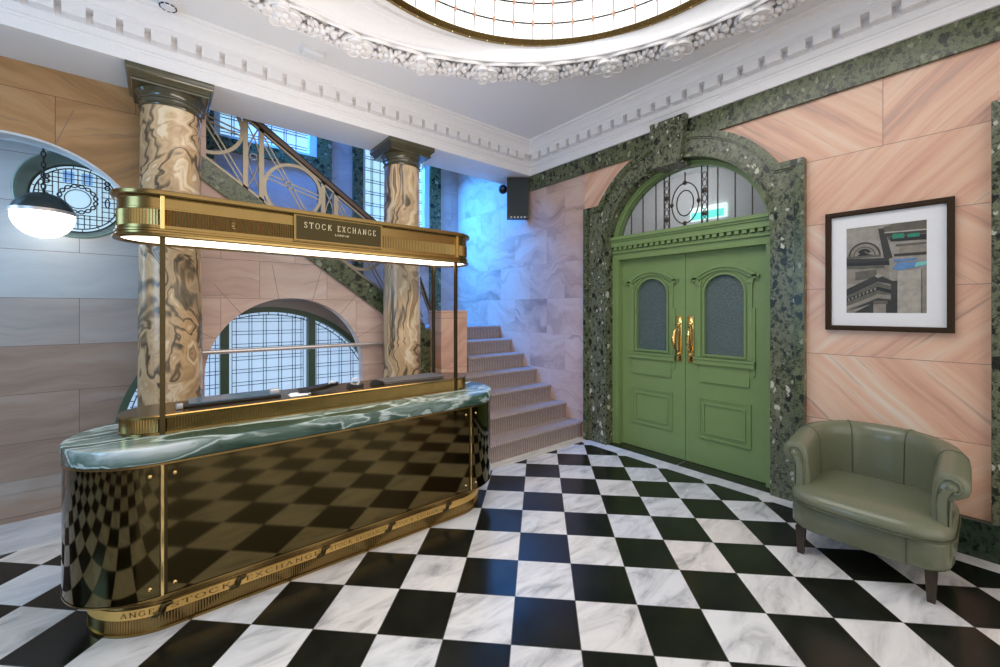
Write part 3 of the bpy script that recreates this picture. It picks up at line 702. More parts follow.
# staircase
st = thing('staircase', 'carpeted marble staircase rising beside the green double doors to a blue lit landing', 'staircase', (3.1, 3.13, 0))
RZ, RY, Y0 = .182, .257, 3.14
for i in range(7):
    x0 = 2.36 if i < 4 else 2.94 if i < 6 else 2.5
    y0 = Y0+RY*i; y1 = y0+RY+.02 if i < 6 else 5.8; z0 = RZ*i; z1 = RZ*(i+1)
    mb = MB(); prof = [(y0, max(z0-.01, 0)), (y0, z1-.045), (y0-.012, z1-.03), (y0-.016, z1-.015), (y0-.008, z1-.003), (y0+.006, z1), (y1, z1), (y1, max(z0-.01, 0))]
    mb.rings([[(x, y, z) for y, z in prof] for x in (x0, 3.848)])
    P('step', mb, M['carpet'], st, 50)
# upper flight
FH = 4.66
st = thing('upper_staircase', 'upper flight of carpeted steps climbing left behind the bronze balustrade', 'staircase', (2.45, 5.2, 1.27))
for i in range(10):
    xr = 2.45-i*.2597; z1 = RZ*8+RZ*i
    if z1 > 3.25+.2: pass
    mb = MB(); xl = xr-.28
    if z1 > 3.9: break
    mb.ext([[(xr+.012, z1-.02), (xr+.012, z1), (xl+.022, z1), (xl+.022, z1-RZ-.06), (xr, z1-RZ-.20)]], FY, FH+.002, 5.74)
    P('step', mb, M['carpet'], st, 0)
# stringer
sg = thing('stair_balustrade', 'bronze balustrade of rings and crossed bars climbing behind the two columns', 'balustrade', (1.3, 4.57, 1.3))
mb = MB(); mb.ext([[(.24, strl(.24)), (2.44, strl(2.44)), (2.49, strl(2.49)), (2.49, strl(2.49)-.10), (2.44, strl(2.44)-.25), (.24, strl(.24)-.20)]], FY, 4.47, 4.655)
mb.box((2.27, 4.455, .3), (2.555, 4.50, 1.27)); P('marble_stringer', mb, M['green2'], sg, 0)
def rl(x): return strl(x)+.76
def sbar(x0, z0, x1, z1, w=.016, t=.016, y=4.56): mb.bar((x0, y, z0), (x1, y, z1), w, t)
mb = MB(); ys = 4.56
xs = [-.55, 2.20]; 
hp = [(x, rl(x)) for x in (.25, .6, 1.2, 1.8, 2.15)]+[(2.25, rl(2.25)-.03), (2.38, rl(2.38)-.10), (2.48, rl(2.48)-.24), (2.56, rl(2.56)-.40), (2.62, rl(2.6)-.50)]
rs = []
for x, z in hp: rs.append([(x+.02*.57*k[1], ys+k[0], z+k[1]) for k in ((-.036, -.03), (-.042, .012), (-.024, .036), (.024, .036), (.042, .012), (.036, -.03), (.014, -.042), (-.014, -.042))])
mb.rings(rs); P('handrail', mb, M['handrail'], sg)
mb = MB()
for a, b in zip(hp[:-1], hp[1:]): sbar(a[0], a[1]-.05, b[0], b[1]-.05, .02, .03)
sbar(.25, strl(.25)+.045, 2.5, strl(2.5)+.045, .022, .03)
P('rail_bar', mb, M['rail'], sg)
for k in range(-1, 3):
    xa = .743+.706*k; xb = xa+.573; cx = (xa+xb)/2; cz = strl(cx)+.375
    for x in (xa, xb):
        if x > 2.4 or x < .25: continue
        mb = MB(); sbar(x, strl(x)+.02, x, rl(x)-.03, .042, .03); P('baluster', mb, M['rail'], sg)
    if .3 < cx < 2.3:
        mb = MB(); rs = []
        for i in range(40):
            a = 2*PI*i/40; rs.append([(cx+(.262+u)*math.cos(a), ys+v, cz+(.262+u)*math.sin(a)) for u, v in ((-.016, -.012), (.016, -.012), (.016, .012), (-.016, .012))])
        mb.rings(rs, True, False); P('ring', mb, M['rail'], sg, 40)
        mb = MB()
        for e in (-.022, .022):
            sbar(xa+e, rl(xa)-.10, xb+e, strl(xb)+.06, .012, .012); sbar(xa, strl(xa)+.30+e, xb, rl(xb)-.22+e, .012, .012)
        P('crossed_bar', mb, M['rail'], sg)
    mb = MB(); xc = xa-.0665; zc = strl(xc)+.40    # narrow lattice bay
    for q in (-1, 1):
        for dz in (0,):
            mb.tube([(xc+q*(.052-.10*math.sin(PI*t/12)), ys, zc-.30+.6*t/12) for t in range(13)], .007, 6)
    mb.tube([(xc+.03*math.cos(t*PI/8), ys, zc+.03*math.sin(t*PI/8)) for t in range(16)], .006, 6, True)
    if xc > .2: P('lattice_bay', mb, M['rail'], sg)
# end panel of the balustrade by the pedestal
mb = MB()
mb.tube([(2.33+.16*math.cos(t*PI/14), ys, strl(2.33)+.33+.22*math.sin(t*PI/14)) for t in range(28)], .012, 6, True)
sbar(2.2, rl(2.2)-.1, 2.5, strl(2.5)+.1, .012, .012); sbar(2.2, strl(2.2)+.1, 2.5, strl(2.5)+.5, .012, .012); sbar(2.2, strl(2.2), 2.2, rl(2.2)-.05, .03, .03)
P('end_panel', mb, M['rail'], sg)
# newel pedestal
npd = thing('newel_pedestal', 'square peach marble pedestal at the foot of the upper flight beside the carpeted steps', 'pedestal', (2.72, 4.42, 0))
mb = MB(); mb.box((2.56, 4.20, 0), (2.93, 4.50, 1.47), .006); P('shaft', mb, mat_blocks('peach_pedestal_marble', 'x', .6, 2., .2, PK, .5, (1.2, 7), flip=False, rough=.25), npd, 0)
mb = MB(); mb.box((2.555, 4.195, 1.47), (2.935, 4.505, 1.495), .006); P('cap', mb, bpy.data.materials['peach_pedestal_marble'], npd, 0)
mb = MB(); mb.tube([(-.02, 4.44, 1.125), (1.93, 4.44, 1.125)], .020, 12)
for x in (0.0, 1.90): mb.tube([(x, 4.44, 1.125), (x, 4.50, 1.125)], .014, 8)
tag(make('guard_rail', mb, M['steel'], org=(0, 4.44, 1.1)), 'pale metal rod across the small arched opening behind the counter', 'rail')
# ------------------------------------------------------------------ columns
def column(cx, mat, lab, r0=.207, r1=.190):
    cy = 4.24; t = thing('marble_column', lab, 'column', (cx, cy, 0), 'columns under the white beam')
    mb = MB(); mb.lathe((cx, cy, 0), [(r0, .16)]+[(r0-(r0-r1)*((i/12)**1.6), .16+(3.09-.16)*i/12) for i in range(13)], 56); P('shaft', mb, mat, t, 50)
    mb = MB(); mb.box((cx-.27, cy-.27, 0), (cx+.27, cy+.27, .07), .006); mb.lathe((cx, cy, 0), [(.2, .07), (.26, .07), (.27, .09), (.26, .11), (.235, .12), (.23, .135), (.24, .15), (.215, .165), (.2, .165)], 48); P('base', mb, M['bronzecap'], t)
    mb = MB(); mb.lathe((cx, cy, 0), [(r1, 3.07), (r1+.008, 3.072), (r1+.012, 3.08), (r1+.005, 3.09), (r1+.002, 3.10), (r1+.004, 3.125), (r1+.014, 3.13), (r1+.014, 3.142), (r1+.004, 3.147), (r1+.012, 3.165), (r1+.032, 3.185), (r1+.044, 3.20), (.2, 3.20)], 56)
    rs = []
    for h, z in ((.232, 3.188), (.236, 3.20), (.228, 3.215), (.243, 3.235), (.262, 3.252), (.265, 3.258), (.265, 3.298)):
        rs.append([(cx+i*h, cy+j*h, z) for i, j in ((-1, -1), (1, -1), (1, 1), (-1, 1))])
    mb.rings(rs); P('capital', mb, M['bronzecap'], t, 30)
    return t
column(.055, M['onyx'], 'thick swirled brown marble column nearest the hanging globe lamp'); column(2.07, M['onyx2'], 'paler swirled marble column nearest the carpeted stairs')
# ------------------------------------------------------------------ reception desk
def stad(x0, x1, yc, r, n=40, m=60):
    """closed path, starts at front-left seam going right along the front; returns (x,y)"""
    pts = [(x0+(x1-x0)*i/m, yc-r) for i in range(m)]
    pts += [(x1+r*math.sin(PI*i/n), yc-r*math.cos(PI*i/n)) for i in range(n)]
    pts += [(x1-(x1-x0)*i/m, yc+r) for i in range(m)]
    pts += [(x0-r*math.sin(PI*i/n), yc+r*math.cos(PI*i/n)) for i in range(n)]
    return pts
def sloft(mb, x0, x1, yc, prof, n=40, m=60, close=True):
    rs = [[] for _ in stad(x0, x1, yc, 1, n, m)]
    for r, z in prof:
        for k, (x, y) in enumerate(stad(x0, x1, yc, r, n, m)): rs[k].append((x, y, z))
    mb.rings(rs, True, False, False)
    if close:
        for r, z in (prof[0], prof[-1]):
            p = stad(x0, x1, yc, r, n, m); mb.add([(x, y, z) for x, y in p], [tuple(range(len(p)))])
    return mb
def flutes(mb, x0, x1, yc, r, z0, z1, d=.003, pitch=.0115):
    n = int(PI*r/pitch*2); n += n % 2; m = int((x1-x0)/pitch*2); m += m % 2
    rs = []
    A_, B_ = stad(x0, x1, yc, r, n, m), stad(x0, x1, yc, r-d, n, m)
    for k in range(len(A_)):
        x, y = (A_ if k % 2 else B_)[k]; rs.append([(x, y, z0), (x, y, z1)])
    mb.rings(rs, True, False, False); return mb
rd = thing('reception_desk', 'long bronze reception desk with rounded ends, green marble top and lit brass canopy', 'reception desk', (.87, 2.8, 0))
YC = 2.80
mb = MB(); sloft(mb, .03, 1.68, YC, [(.30, .0), (.312, .0), (.312, .012), (.30, .012)], close=False); flutes(mb, .03, 1.68, YC, .307, .012, .078); sloft(mb, .03, 1.68, YC, [(.308, .076), (.308, .13), (.318, .132), (.318, .142), (.325, .15), (.325, .185)])
plinth = P('plinth', mb, M['brass'], rd, 25)
# ribbon with lettering
mb = MB()
def yrib(z): return YC-.308-.004-(.13-z)*.25
tw = [-.046, .318-.02, .745, 1.143, 1.615]
segs = [(-.02, .27), (.345, .70), (.785, 1.10), (1.185, 1.57)]
rs = []
mb.ext([[(.03, .082), (1.68, .082), (1.68, .126), (.03, .126)]], FY, YC-.316, YC-.308)
nn = 20; rs = []
for k in range(nn+1):
    a = PI*k/nn*.6; x = 1.68+.315*math.sin(a); y = YC-.315*math.cos(a); rs.append([(x, y, .082), (x, y, .126)])
mb.rings(rs, False, False, False); rs = []
for k in range(nn+1):
    a = PI*k/nn*.6; x = .03-.315*math.sin(a); y = YC-.315*math.cos(a); rs.append([(x, y, .082), (x, y, .126)])
mb.rings(rs, False, False, False)
rib = P('ribbon_band', mb, M['ribbon'], plinth, 0)
for x in (.0, .30, .72, 1.13, 1.56):
    mb = MB(); y = YC-.322
    mb.ell((x, y, .104), (.016, 0, .008), (0, .008, 0), (0, 0, .028), 10, 6); mb.ell((x-.02, y, .088), (.018, 0, 0), (0, .007, 0), (.006, 0, .012), 8, 6); mb.ell((x+.02, y, .12), (.018, 0, 0), (0, .007, 0), (.006, 0, .012), 8, 6)
    P('ribbon_twist', mb, M['darkbrass'], rib)
# stroke letters (serif)
LT = {
 'S': (.62, [((.56, .80), (.50, .94), (.32, 1), (.14, .93), (.08, .76), (.20, .60), (.42, .46), (.55, .30), (.50, .10), (.30, 0), (.12, .06), (.05, .22))]),
 'T': (.72, [((.36, 0), (.36, 1)), ((.03, .82), (.03, 1), (.69, 1), (.69, .82)), ((.24, 0), (.48, 0))]),
 'O': (.86, [tuple((.43+.37*math.sin(2*PI*i/14), .5+.5*math.cos(2*PI*i/14)) for i in range(15))]),
 'C': (.80, [tuple((.43+.37*math.cos(2*PI*(i+1.6)/16), .5+.5*math.sin(2*PI*(i+1.6)/16)) for i in range(14))]),
 'K': (.78, [((.16, 0), (.16, 1)), ((.04, 0), (.28, 0)), ((.04, 1), (.28, 1)), ((.66, 1), (.18, .45)), ((.34, .6), (.72, 0)), ((.6, 0), (.78, 0)), ((.56, 1), (.74, 1))]),
 'E': (.66, [((.15, 0), (.15, 1)), ((.04, 1), (.58, 1), (.58, .82)), ((.04, 0), (.60, 0), (.60, .2)), ((.15, .52), (.42, .52))]),
 'X': (.80, [((.08, 1), (.70, 0)), ((.68, 1), (.10, 0)), ((0, 0), (.22, 0)), ((.58, 0), (.80, 0)), ((0, 1), (.2, 1)), ((.58, 1), (.78, 1))]),
 'H': (.86, [((.15, 0), (.15, 1)), ((.70, 0), (.70, 1)), ((.15, .5), (.70, .5)), ((.04, 0), (.26, 0)), ((.04, 1), (.26, 1)), ((.59, 0), (.81, 0)), ((.59, 1), (.81, 1))]),
 'A': (.82, [((.08, 0), (.41, 1), (.74, 0)), ((.22, .36), (.60, .36)), ((0, 0), (.2, 0)), ((.62, 0), (.84, 0))]),
 'N': (.86, [((.15, 0), (.15, 1), (.72, 0), (.72, 1)), ((.04, 0), (.26, 0)), ((.03, 1), (.2, 1)), ((.62, 1), (.82, 1))]),
 'G': (.84, [tuple((.43+.37*math.cos(2*PI*(i+1.6)/16), .5+.5*math.sin(2*PI*(i+1.6)/16)) for i in range(13))+((.70, .1), (.70, .42)), ((.56, .42), (.82, .42))]),
 'L': (.64, [((.15, 0), (.15, 1)), ((.04, 1), (.28, 1)), ((.04, 0), (.60, 0), (.60, .2))]),
 'D': (.82, [((.15, 0), (.15, 1), (.45, 1), (.68, .82), (.74, .5), (.68, .18), (.45, 0), (.15, 0))]), ' ': (.5, [])}
def text(mb, s, h, f, x0=None, gap=.22, th=.11, width=None):
    tot = sum(LT[c][0]+gap for c in s)-gap; sx = (width/(tot*h)) if width else 1
    x = x0
    for c in s:
        w, st_ = LT[c]
        for line in st_:
            for (a, b), (c2, d) in zip(line[:-1], line[1:]):
                p, q = Vector((a, b)), Vector((c2, d)); dd = q-p
                if dd.length < 1e-6: continue
                t = th*(.55 if abs(dd.y) < .35*abs(dd.x) else 1.15 if abs(dd.x) < .3*abs(dd.y) else .9)
                n_ = Vector((-dd.y, dd.x)).normalized()*t/2; e = dd.normalized()*t*.2
                vs = [p-e+n_, q+e+n_, q+e-n_, p-e-n_]
                mb.add([f(x+v.x*h*sx, v.y*h) for v in vs], [(0, 1, 2, 3)])
        x += (w+gap)*h*sx
    return x
for (a, b), s in (((.03, .27), 'STOCK'), ((.335, .70), 'EXCHANGE'), ((.755, .885), 'STOCK'), ((.91, 1.10), 'EXCHANGE'), ((1.165, 1.295), 'STOCK'), ((1.32, 1.53), 'EXCHANGE')):
    mb = MB(); text(mb, s, .022, lambda x, z: (x, YC-.3168, .093+z), a, width=b-a); P('lettering', mb, M['letterdk'], rib, 0)
mb = MB(); text(mb, 'ANGE', .022, lambda x, z: (.03-.3165*math.sin((.03-x)/.315), YC-.3168*math.cos((.03-x)/.315), .093+z), -.16, width=.13); P('lettering', mb, M['letterdk'], rib, 0)
# body
mb = MB(); sloft(mb, 0, 1.735, YC, [(.34, .185), (.357, .185), (.357, .80)]); body = P('carcass', mb, M['darkbrass'], rd, 30)
def arcpanel(x0, sgn, a0, a1, r=.365, z0=.195, z1=.788, n=24):
    mb = MB(); rs = []
    for k in range(n+1):
        a = a0+(a1-a0)*k/n; q = (x0+sgn*r*math.sin(a), YC-r*math.cos(a)); p = (x0+sgn*(r-.008)*math.sin(a), YC-(r-.008)*math.cos(a))
        rs.append([(*q, z0), (*q, z1), (*p, z1), (*p, z0)])
    mb.rings(rs); return mb
mb = MB(); mb.box((.018, YC-.365, .195), (1.717, YC-.357, .788)); fp = P('front_panel', mb, M['bronze'], body, 0)
mb = MB(); mb.box((.018, YC+.357, .195), (1.717, YC+.365, .788)); P('rear_panel', mb, M['bronze'], body, 0)
P('end_panel', arcpanel(0, -1, .03, PI-.03), M['bronze'], body, 60); P('end_panel', arcpanel(1.735, 1, .03, PI-.03), M['bronze'], body, 60)
for x in (0, 1.735):
    for s in (-1, 1):
        mb = MB(); mb.box((x-.006, YC+s*.357, .19), (x+.006, YC+s*.367, .795), .002); P('corner_strip', mb, M['brassp'], body, 0)
for x in (.045, 1.69):
    for z in (.235, .745):
        mb = MB(); mb.ell((x, YC-.366, z), (.009, 0, 0), (0, .004, 0), (0, 0, .009), 12, 6); P('panel_screw', mb, M['brassp'], body)
for x, s in ((0, -1), (1.735, 1)):
    for z in (.235, .745):
        mb = MB(); a = .12; mb.ell((x+s*.365*math.sin(a), YC-.366*math.cos(a), z), (.009, 0, 0), (0, .004, 0), (0, 0, .009), 12, 6); P('panel_screw', mb, M['brassp'], body)
mb = MB(); sloft(mb, 0, 1.735, YC, [(.357, .184), (.367, .184), (.367, .192), (.357, .192)], close=False); sloft(mb, 0, 1.735, YC, [(.357, .790), (.368, .790), (.368, .800), (.357, .800)], close=False)
P('edge_trim', mb, M['brass'], body, 0)
mb = MB(); sloft(mb, 0, 1.735, YC, [(.362, .801), (.369, .803), (.371, .808), (.371, .866), (.368, .874), (.362, .876)]); P('worktop', mb, M['ctop'], rd, 40)
GY = 2.84
mb = MB(); sloft(mb, 0, 1.755, GY, [(.172, .876), (.176, .876), (.176, .886), (.170, .888)], close=False); flutes(mb, 0, 1.755, GY, .172, .888, .956, .003, .012); sloft(mb, 0, 1.755, GY, [(.165, .956), (.176, .956), (.178, .968), (.172, .972)], close=True)
P('gallery_box', mb, M['brass'], rd, 25)
for x in (0, 1.755):
    for s in (-1, 1):
        mb = MB(); y = GY+s*.168
        mb.box((x-.011, y-.011, .877), (x+.011, y+.011, 1.872), .002); P('post', mb, M['darkbrass'], rd, 0)
mb = MB(); sloft(mb, 0, 1.755, GY, [(.165, 1.885), (.172, 1.866), (.196, 1.864), (.199, 1.870), (.196, 1.880), (.186, 1.884), (.186, 1.893), (.190, 1.896), (.190, 1.905), (.183, 1.910), (.183, 1.925)], close=False)
flutes(mb, 0, 1.755, GY, .183, 1.925, 2.005, .003, .012)
sloft(mb, 0, 1.755, GY, [(.184, 2.004), (.184, 2.012), (.180, 2.014), (.180, 2.060), (.186, 2.066), (.200, 2.070), (.206, 2.076), (.206, 2.092), (.200, 2.098), (.19, 2.098)], close=False)
p_ = stad(0, 1.755, GY, .19); mb.add([(x, y, 2.098) for x, y in p_], [tuple(range(len(p_)))])
can = P('canopy', mb, M['brass'], rd, 25)
mb = MB(); p_ = stad(0, 1.755, GY, .174); mb.add([(x, y, 1.876) for x, y in p_]+[(x, y, 1.886) for x, y in p_], [tuple(range(len(p_))), tuple(range(len(p_), 2*len(p_)))]); P('light_panel', mb, M['strip'], can, 0)
mb = MB(); mb.box((.612, GY-.199, 1.925), (1.136, GY-.18, 2.064), .002)
pl = P('name_plate', mb, plain('dark_bronze_plate', (.060, .045, .016), .18, .8), can, 0)
mb = MB(); mb.ext([[(.600, 1.915), (1.148, 1.915), (1.148, 2.072), (.600, 2.072)], [(.612, 1.927), (1.136, 1.927), (1.136, 2.062), (.612, 2.062)]], FY, GY-.196, GY-.18); P('plate_border', mb, M['brass'], pl, 0)
for a, b, s_ in ((.655, .815, 'STOCK'), (.85, 1.098, 'EXCHANGE')):
    mb = MB(); text(mb, s_, .034, lambda x, z: (x, GY-.2002, 1.995+z), a, width=b-a, gap=.42); P('lettering', mb, M['letterlt'], pl, 0)
mb = MB(); text(mb, 'LONDON', .011, lambda x, z: (x, GY-.2002, 1.965+z), .835, width=.085, gap=.3, th=.16); P('lettering', mb, M['letterlt'], pl, 0)
mb = MB()   # little crest on the fluted band
for xx in (.30,):
    for i in range(5):
        a = PI/2+(i-2)*.6; mb.ell((xx+.008*math.cos(a), GY-.184, 1.965+.010*math.sin(a)), (.003, 0, 0), (0, .002, 0), (0, 0, .006), 8, 5)
    mb.ell((xx, GY-.184, 1.958), (.006, 0, 0), (0, .002, 0), (0, 0, .008), 8, 6); mb.ell((xx, GY-.184, 1.945), (.012, 0, 0), (0, .002, 0), (0, 0, .003), 8, 6)
P('crest', mb, M['brass'], can)
for x in (0, 1.755):
    mb = MB(); mb.box((x-.009, GY-.197, 1.905), (x+.009, GY-.18, 2.07), .002); P('joint_cover', mb, M['brassp'], can, 0)
# things on the gallery
DKZ = .973
lt = thing('tablet', 'long slim blue grey screen lying flat on the brass gallery beside the left column', 'tablet', (.30, 2.84, DKZ))
mb = MB(); mb.box((.06, 2.78, DKZ), (.56, 2.92, DKZ+.012), .003); P('tray', mb, M['blackp'], lt)
mb = MB(); mb.obox((.33, 2.85, DKZ+.021), (1, 0, .0), (0, 1, .03), (0, 0, 1), .22, .07, .004); P('screen', mb, M['blueglass'], lt, 0)
mb = MB(); mb.box((.055, 2.75, DKZ+.001), (.085, 2.79, DKZ+.03), .003); P('clip', mb, M['grey'], lt); mb = MB(); mb.box((.50, 2.80, DKZ+.011), (.56, 2.84, DKZ+.045), .01); P('clip', mb, M['grey'], lt)
mb = MB(); mb.box((.60, 2.72, DKZ), (.70, 2.80, DKZ+.003)); mb.box((.615, 2.74, DKZ+.003), (.72, 2.82, DKZ+.006)); tag(make('paper_slip', mb, M['paper'], org=(.6, 2.76, DKZ), smooth=0), 'white printed slips lying between the tablet and the black pen tray', 'paper')
pt = thing('pen_tray', 'black curved tray tipped on the brass gallery before the left window mullion', 'tray', (.78, 2.79, DKZ))
mb = MB(); rs = []
for i in range(9):
    t = i/8; x = .66+.24*t; w = .016+.03*math.sin(PI*min(t*1.1+.05, 1)); zz = DKZ+.004+.024*t**1.5
    rs.append([(x, 2.79-w, zz+.024), (x, 2.79-w*.8, zz), (x, 2.79+w*.8, zz), (x, 2.79+w, zz+.026), (x, 2.79+w*.7, zz+.022), (x, 2.79-w*.7, zz+.020)])
mb.rings(rs); P('dish', mb, M['blackp'], pt)
mb = MB(); mb.ell((.865, 2.79, DKZ+.050), (.028, 0, 0), (0, .02, 0), (0, 0, .014), 12, 8); P('clear_lid', mb, M['clear'], pt)
tp = thing('tape_dispenser', 'small black and clear tape dispenser on the brass gallery near the right column', 'tape dispenser', (1.02, 2.80, DKZ))
mb = MB(); mb.ext([[(.965, DKZ), (1.07, DKZ), (1.075, DKZ+.02), (1.04, DKZ+.012), (1.0, DKZ+.02), (.975, DKZ+.03)]], FY, 2.78, 2.82); P('base', mb, M['blackp'], tp, 0)
mb = MB(); mb.tube([(1.02+.024*math.cos(t*PI/12), 2.80, DKZ+.036+.024*math.sin(t*PI/12)) for t in range(24)], .009, 8, True); P('tape_roll', mb, M['clear'], tp)
mb = MB(); mb.ext([[(1.13, DKZ), (1.24, DKZ), (1.235, DKZ+.012), (1.18, DKZ+.03), (1.15, DKZ+.032), (1.135, DKZ+.015)]], FY, 2.79, 2.825); tag(make('stapler', mb, M['blackp'], org=(1.18, 2.8, DKZ), smooth=0), 'small dark stapler on the brass gallery left of the grey folder', 'stapler')
fo = thing('folder', 'thin dark grey folder lying on the right end of the brass gallery', 'folder', (1.45, 2.84, DKZ))
mb = MB(); mb.box((1.22, 2.76, DKZ), (1.70, 2.93, DKZ+.006), .002); P('pages', mb, M['grey'], fo, 0)
mb = MB(); mb.obox((1.46, 2.845, DKZ+.012), (1, 0, .0), (0, 1, .02), (0, 0, 1), .245, .09, .004); P('cover', mb, plain('dark_grey_cover', (.10, .095, .09), .4), fo, 0)
# ------------------------------------------------------------------ pendant
pd = thing('pendant_lamp', 'hanging globe lamp with a dark metal upper half and glowing white lower half', 'pendant lamp', (-.72, 4.75, 2.24))
pc = (-.72, 4.75, 2.24); R = .176
mb = MB(); mb.lathe(pc, [(R*math.cos(a), R*math.sin(a)) for a in [-PI/2+ (PI/2+.12)*i/14 for i in range(15)]], 48); P('glass_bowl', mb, M['lampglow'], pd, 60)
mb = MB(); R2 = R+.003; mb.lathe(pc, [(R2*math.cos(a), R2*math.sin(a)) for a in [.20+(PI/2-.2)*i/12 for i in range(13)]], 48); P('metal_cap', mb, M['lampcap'], pd, 60)
mb = MB(); mb.lathe(pc, [(R+.003, .012), (R+.006, .014), (R+.006, .036), (R+.002, .038)], 48); P('band', mb, M['steel'], pd, 40)
mb = MB()
for i in range(14):
    z = pc[2]+R+.012+i*.042
    if z > 2.98: break
    ax = (1, 0) if i % 2 else (0, 1)
    mb.tube([(pc[0]+ax[0]*.012*math.cos(t*PI/6), pc[1]+ax[1]*.012*math.cos(t*PI/6), z+.026*math.sin(t*PI/6)) for t in range(12)], .005, 6, True)
mb.lathe((pc[0], pc[1], 0), [(.002, 2.965), (.04, 2.97), (.045, 3.0)], 24)
P('chain', mb, M['blackp'], pd)
# ------------------------------------------------------------------ speaker, camera, ceiling fittings
sp = thing('speaker', 'flat black wall speaker under the cornice at the stair corner', 'speaker', (3.7, 4.11, 3.0))
nv = Vector((-.636, -.772, 0)); sv = Vector((.772, -.636, 0)); up = Vector((0, 0, 1)); c_ = Vector((3.7, 4.11, 3.01))
mb = MB(); mb.obox(c_-nv*.045, sv, nv, up, .148, .045, .275); mb.obox(c_+nv*.004, sv, nv, up, .148, .004, .275); P('cabinet', mb, M['blackp'], sp, 0)
mb = MB(); mb.obox(c_+nv*.010, sv, nv, up, .132, .003, .235); P('grille', mb, M['grille'], sp, 0)
mb = MB()
for i in range(5): mb.obox(c_+nv*.011+sv*(-.09+.045*i)+up*(-.258), sv, nv, up, .010, .003, .006)
P('indicator', mb, M['whitep'], sp, 0)
mb = MB(); mb.box((3.74, 4.16, 3.0), (3.86, 4.22, 3.05)); P('bracket', mb, M['blackp'], sp, 0)
cm = thing('security_camera', 'small round black camera hanging left of the black speaker', 'camera', (3.697, 4.42, 3.2))
mb = MB(); mb.ell((3.697, 4.42, 3.2), (.062, 0, 0), (0, .062, 0), (0, 0, .066), 24, 16); P('housing', mb, M['blackp'], cm)
mb = MB(); mb.ell(Vector((3.697, 4.42, 3.2))+nv*.055, sv*.02, up*.02, nv*.012, 12, 8); P('lens', mb, plain('lens_blue', (.1, .12, .25), .05), cm)
mb = MB(); mb.tube([(3.697, 4.42, 3.20), (3.855, 4.42, 3.20)], .014, 10); P('bracket', mb, M['blackp'], cm)
el = thing('ceiling_light', 'small white rounded square fitting on the ceiling beside the garland', 'ceiling light', (.965, 3.56, CZ))
mb = MB(); mb.box((.875, 3.575, CZ-.05), (1.055, 3.675, CZ-.001), .02); P('diffuser', mb, M['whitep'], el); mb = MB(); mb.box((.865, 3.565, CZ-.012), (1.065, 3.685, CZ), .004); P('base', mb, M['plaster'], el)
sm = thing('smoke_detector', 'round white slotted smoke detector on the ceiling cut by the top edge', 'smoke detector', (.03, 3.66, CZ))
mb = MB(); mb.lathe((.03, 3.70, CZ), [(.002, -.045), (.03, -.045), (.045, -.036), (.05, -.026), (.05, -.02), (.058, -.018), (.06, 0)], 32); P('body', mb, M['whitep'], sm)
mb = MB()
for i in range(10):
    a = 2*PI*i/10; a1 = a+.42; mb.tube([(.03+.047*math.cos(a+.42*t/4), 3.70+.047*math.sin(a+.42*t/4), CZ-.036) for t in range(5)], .005, 6)
P('slot', mb, M['blackp'], sm)
# ------------------------------------------------------------------ picture
X0 = 3.85
pic = thing('framed_picture', 'dark wood framed photograph of classical stonework with a wide white mount', 'picture', (X0, .49, 1.78))
ya, yb, za, zb = .168, .815, 1.355, 2.213
mb = MB(); q = .034
rs = []
for d, x in ((0, X0-.001), (0, X0-.038), (.006, X0-.042), (q-.006, X0-.042), (q, X0-.036), (q, X0-.012)): rs.append([(x, ya+d, za+d), (x, yb-d, za+d), (x, yb-d, zb-d), (x, ya+d, zb-d)])
mb.rings(rs, False, False); P('frame', mb, M['frame'], pic, 0)
iy0, iy1, iz0, iz1 = .291, .696, 1.480, 2.089
mb = MB(); mb.ext([[(ya+.03, za+.03), (yb-.03, za+.03), (yb-.03, zb-.03), (ya+.03, zb-.03)], [(iy0, iz0), (iy1, iz0), (iy1, iz1), (iy0, iz1)]], FX, X0-.016, X0-.012); P('mount', mb, M['mat'], pic, 0)
PC = dict(a=(.30, .27, .23), b=(.035, .030, .022), c=(.11, .095, .07), d=(.24, .21, .17), e=(.36, .33, .28), f=(.015, .013, .01), g=(.02, .22, .13), h=(.10, .22, .42), i=(.2, .5, .45))  # green and blue tones are glass reflections painted into the print
pm = [plain('print_and_reflection_'+k, v, .45, nsc=28, var=.45) for k, v in PC.items()]; ix = {k: i for i, k in enumerate(PC)}
mb = MB(); lay = [0]
def pg(k, *pts):
    # picture u: 0 at photo-left (high y) .. 1 ; v 0 bottom .. 1
    lay[0] += 1; mb.cur = ix[k]; x = X0-.0125-.00004*lay[0]
    mb.add([(x, iy1-u*(iy1-iy0), iz0+v*(iz1-iz0)) for u, v in pts], [tuple(range(len(pts)))])
pg('a', (0, 0), (1, 0), (1, 1), (0, 1))
pg('d', (0, .34), (.56, .34), (.56, .60), (0, .60)); pg('c', (.12, .38), (.40, .40), (.40, .50), (.12, .48))
def ringarc(k, cx, cy, r0, r1, a0=0, a1=PI, sy=.75, n=16):
    pts = [(cx+r1*math.cos(a0+(a1-a0)*i/n), cy+r1*sy*math.sin(a0+(a1-a0)*i/n)) for i in range(n+1)]+[(cx+r0*math.cos(a1-(a1-a0)*i/n), cy+r0*sy*math.sin(a1-(a1-a0)*i/n)) for i in range(n+1)]
    for i in range(n): pg(k, pts[i], pts[i+1], pts[2*n-i], pts[2*n+1-i])
pg('d', *[(.24+.2*math.cos(PI*i/12), .66+.17*math.sin(PI*i/12)) for i in range(13)])
ringarc('b', .24, .66, .19, .215); ringarc('c', .24, .66, .13, .15); ringarc('f', .24, .67, .06, .10, .5, 2.6)
